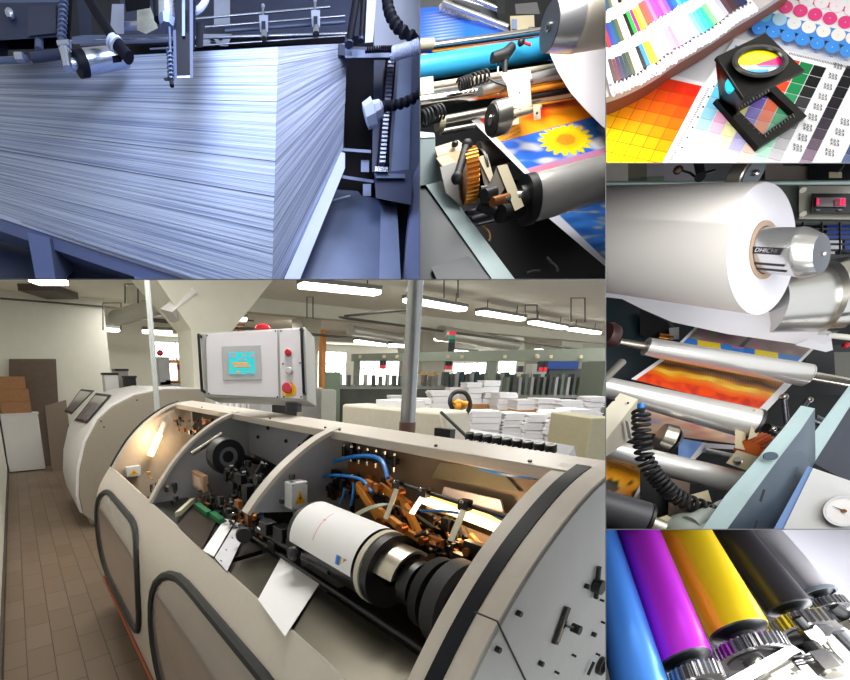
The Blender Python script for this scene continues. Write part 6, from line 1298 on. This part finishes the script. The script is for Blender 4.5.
for i,(nm,l,a,b,h0,h1,mt,d0,d1) in enumerate(rl):
    t=thing(nm,l,'roller'); p=V(*b,d1); q=V(*ext2((*b,d1),a,.36)); ax=(p-q).normalized(); r=rpx(p,ax,h1); r0=rpx(q,ax,h0); q2=q-ax*.05
    u_=ray(b[0]-38,b[1]-46); mdir=(V(*ext2((*b,d1),(b[0]-38,b[1]-44),.34))-p).normalized(); mdir=-mdir
    r=rpx(p,mdir,h1); r0=rpx(q,mdir,h0); bu,bw_0=basis(mdir)
    def ob(base,prof,name,mt_,par,n=52,cp=True):
        return MB().loft([MB().ring(base+ax*tt,bu,bw_0,max(rr,1e-5),n) for tt,rr in prof],caps=cp).build(name,mt_,par)
    Lb=(p-q2).length; ob(q2,[(0,r0),(Lb-.0008,r),(Lb,r*.985)],'barrel',mt,t,64)
    if i: ob(p,[(0,r*.97),(.0015,r*.93),(.005,r*.5),(.012,r*.48),(.013,r*.3)],'end_cap',cap,t); ob(p,[(.008,r*.24),(.03,r*.24)],'journal',chrome,t)
    if i:
        gd=[0,(.014,.014,1.0,34),(.017,.013,1.12,40),(.015,.015,1.30,34),(.012,.010,1.05,26)][i]
        lo=[]
        for z in (gd[0],gd[0]+gd[1]):
            rg=[]
            for k0 in range(gd[3]):
                for kk,rr in ((0,1),(.30,1.11),(.62,1.11),(.90,1)): an=2*PI*(k0+kk)/gd[3]; rg.append(p+ax*z+(bu*math.cos(an)+bw_0*math.sin(an))*r*gd[2]*rr)
            lo.append(rg)
        MB().loft(lo).build('gear',gs,t,ang=20); ob(p,[(gd[0]-.001,r*gd[2]*.72),(gd[0]+gd[1]+.001,r*gd[2]*.72)],'gear_web',darksteel,t); ob(p,[(gd[0]+gd[1],r*.35),(gd[0]+gd[1]+.02,r*.33)],'hub',chrome,t)
    if i==4: ob(p,[(-.002,r),(-.002,r*1.15),(.003,r*1.15),(.003,r)],'collar',M('bluegrey_collar','8a929c',.3,.6),t,44,False)
one(MB().ext([V(*q) for q in ((598,520,.72),(745,520,.72),(802,606,.63),(772,645,.60),(715,720,.56),(598,720,.58))],FV*.003),'shade_sheet',M('shade_sheet','1c1a1e',.7),'dark sheet painted as shade under the coloured rollers','mat')  # dark sheet painted in for the shade between the rollers
# mounting bar and nuts
bar=thing('mounting_bar','flat polished bar running diagonally in front of the gears','bar')
quadm([(700,694),(791,644),(801,651),(742,686),(722,700)],[.42,.44,.44,.42,.42],M('white_steel','f0f0f2',.25,.6,.01,10),'top_face',bar,.004); quadm([(742,686),(801,651),(803,656),(752,690)],[.421,.441,.441,.421],darksteel,'edge',bar,.004)
def nut(a,b,h,l,n=6,sub=None):
    t=thing('hex_nut',l,'nut'); p,q=V(*a),V(*b); r=rpx(p,q-p,h); MB().cyl(p,q,r,None,n).build('body',chrome,t); ax=(q-p).normalized(); MB().cyl(q,q+ax*.002,r*.8,r*.7,24).build('face',steel,t); MB().cyl(p-ax*.012,p,r*.55).build('stud',darksteel,t); return t
nut((817,655,.44),(834,673,.425),14,'large bright hex nut at the lower right')
nut((806,628,.455),(818,641,.45),9,'bright nut behind the polished bar')
nut((846,616,.46),(858,624,.455),11,'nut cut by the right edge below the last gear')
nut((787,662,.438),(795,672,.432),6.5,'small nut under the end of the polished bar')
w=thing('washer_stack','stack of thin washers beside the large hex nut','washers')
for k in range(4): p=V(799+2.4*k,655+2.6*k,.438-.001*k); q=V(802+2.4*k,659+2.6*k,.436-.001*k); MB().cyl(p,p+(q-p)*.35,rpx(p,q-p,10-k*.5)).build('washer',[chrome,darksteel][k%2],w)
for (a,b,h,l) in (((826,640,.45),(846,662,.44),3,'thin steel rod right of the large nut'),((838,632,.45),(862,656,.44),6,'dark bracket rod at the right edge'),((766,676,.43),(788,664,.435),6,'short steel spacer under the polished bar'),((752,690,.42),(768,678,.428),8,'steel spacer at the bottom under the bar'),((770,652,.455),(806,640,.46),9,'dark hub behind the polished bar')):
    one(rod(a,b,h),'spacer_rod',darksteel if 'dark' in l else steel,l,'rod')
alight('case_fill_e',V(900,900,.30),V(728,610,.52),.2,.5,(1,1,1),.2)  # unseen light added below the colour rollers
alight('case_fill_f',V(1010,690,.40),V(700,600,.56),.3,2.0,(1,1,1),.2)  # extra unseen light from the right, added for the rollers
# ---------- finish ----------
CLIP=None
for o in list(COL.objects):
    if o.parent is None and o.type in('MESH','EMPTY'): rebase(o)
w=bpy.data.worlds.new('w'); SC.world=w; w.use_nodes=True; w.node_tree.nodes['Background'].inputs[0].default_value=(.93,.97,1,1); w.node_tree.nodes['Background'].inputs[1].default_value=1.15
SC.view_settings.view_transform='Standard'; SC.view_settings.look='None'; SC.view_settings.gamma=1; SC.view_settings.use_curve_mapping=False; SC.view_settings.exposure=0
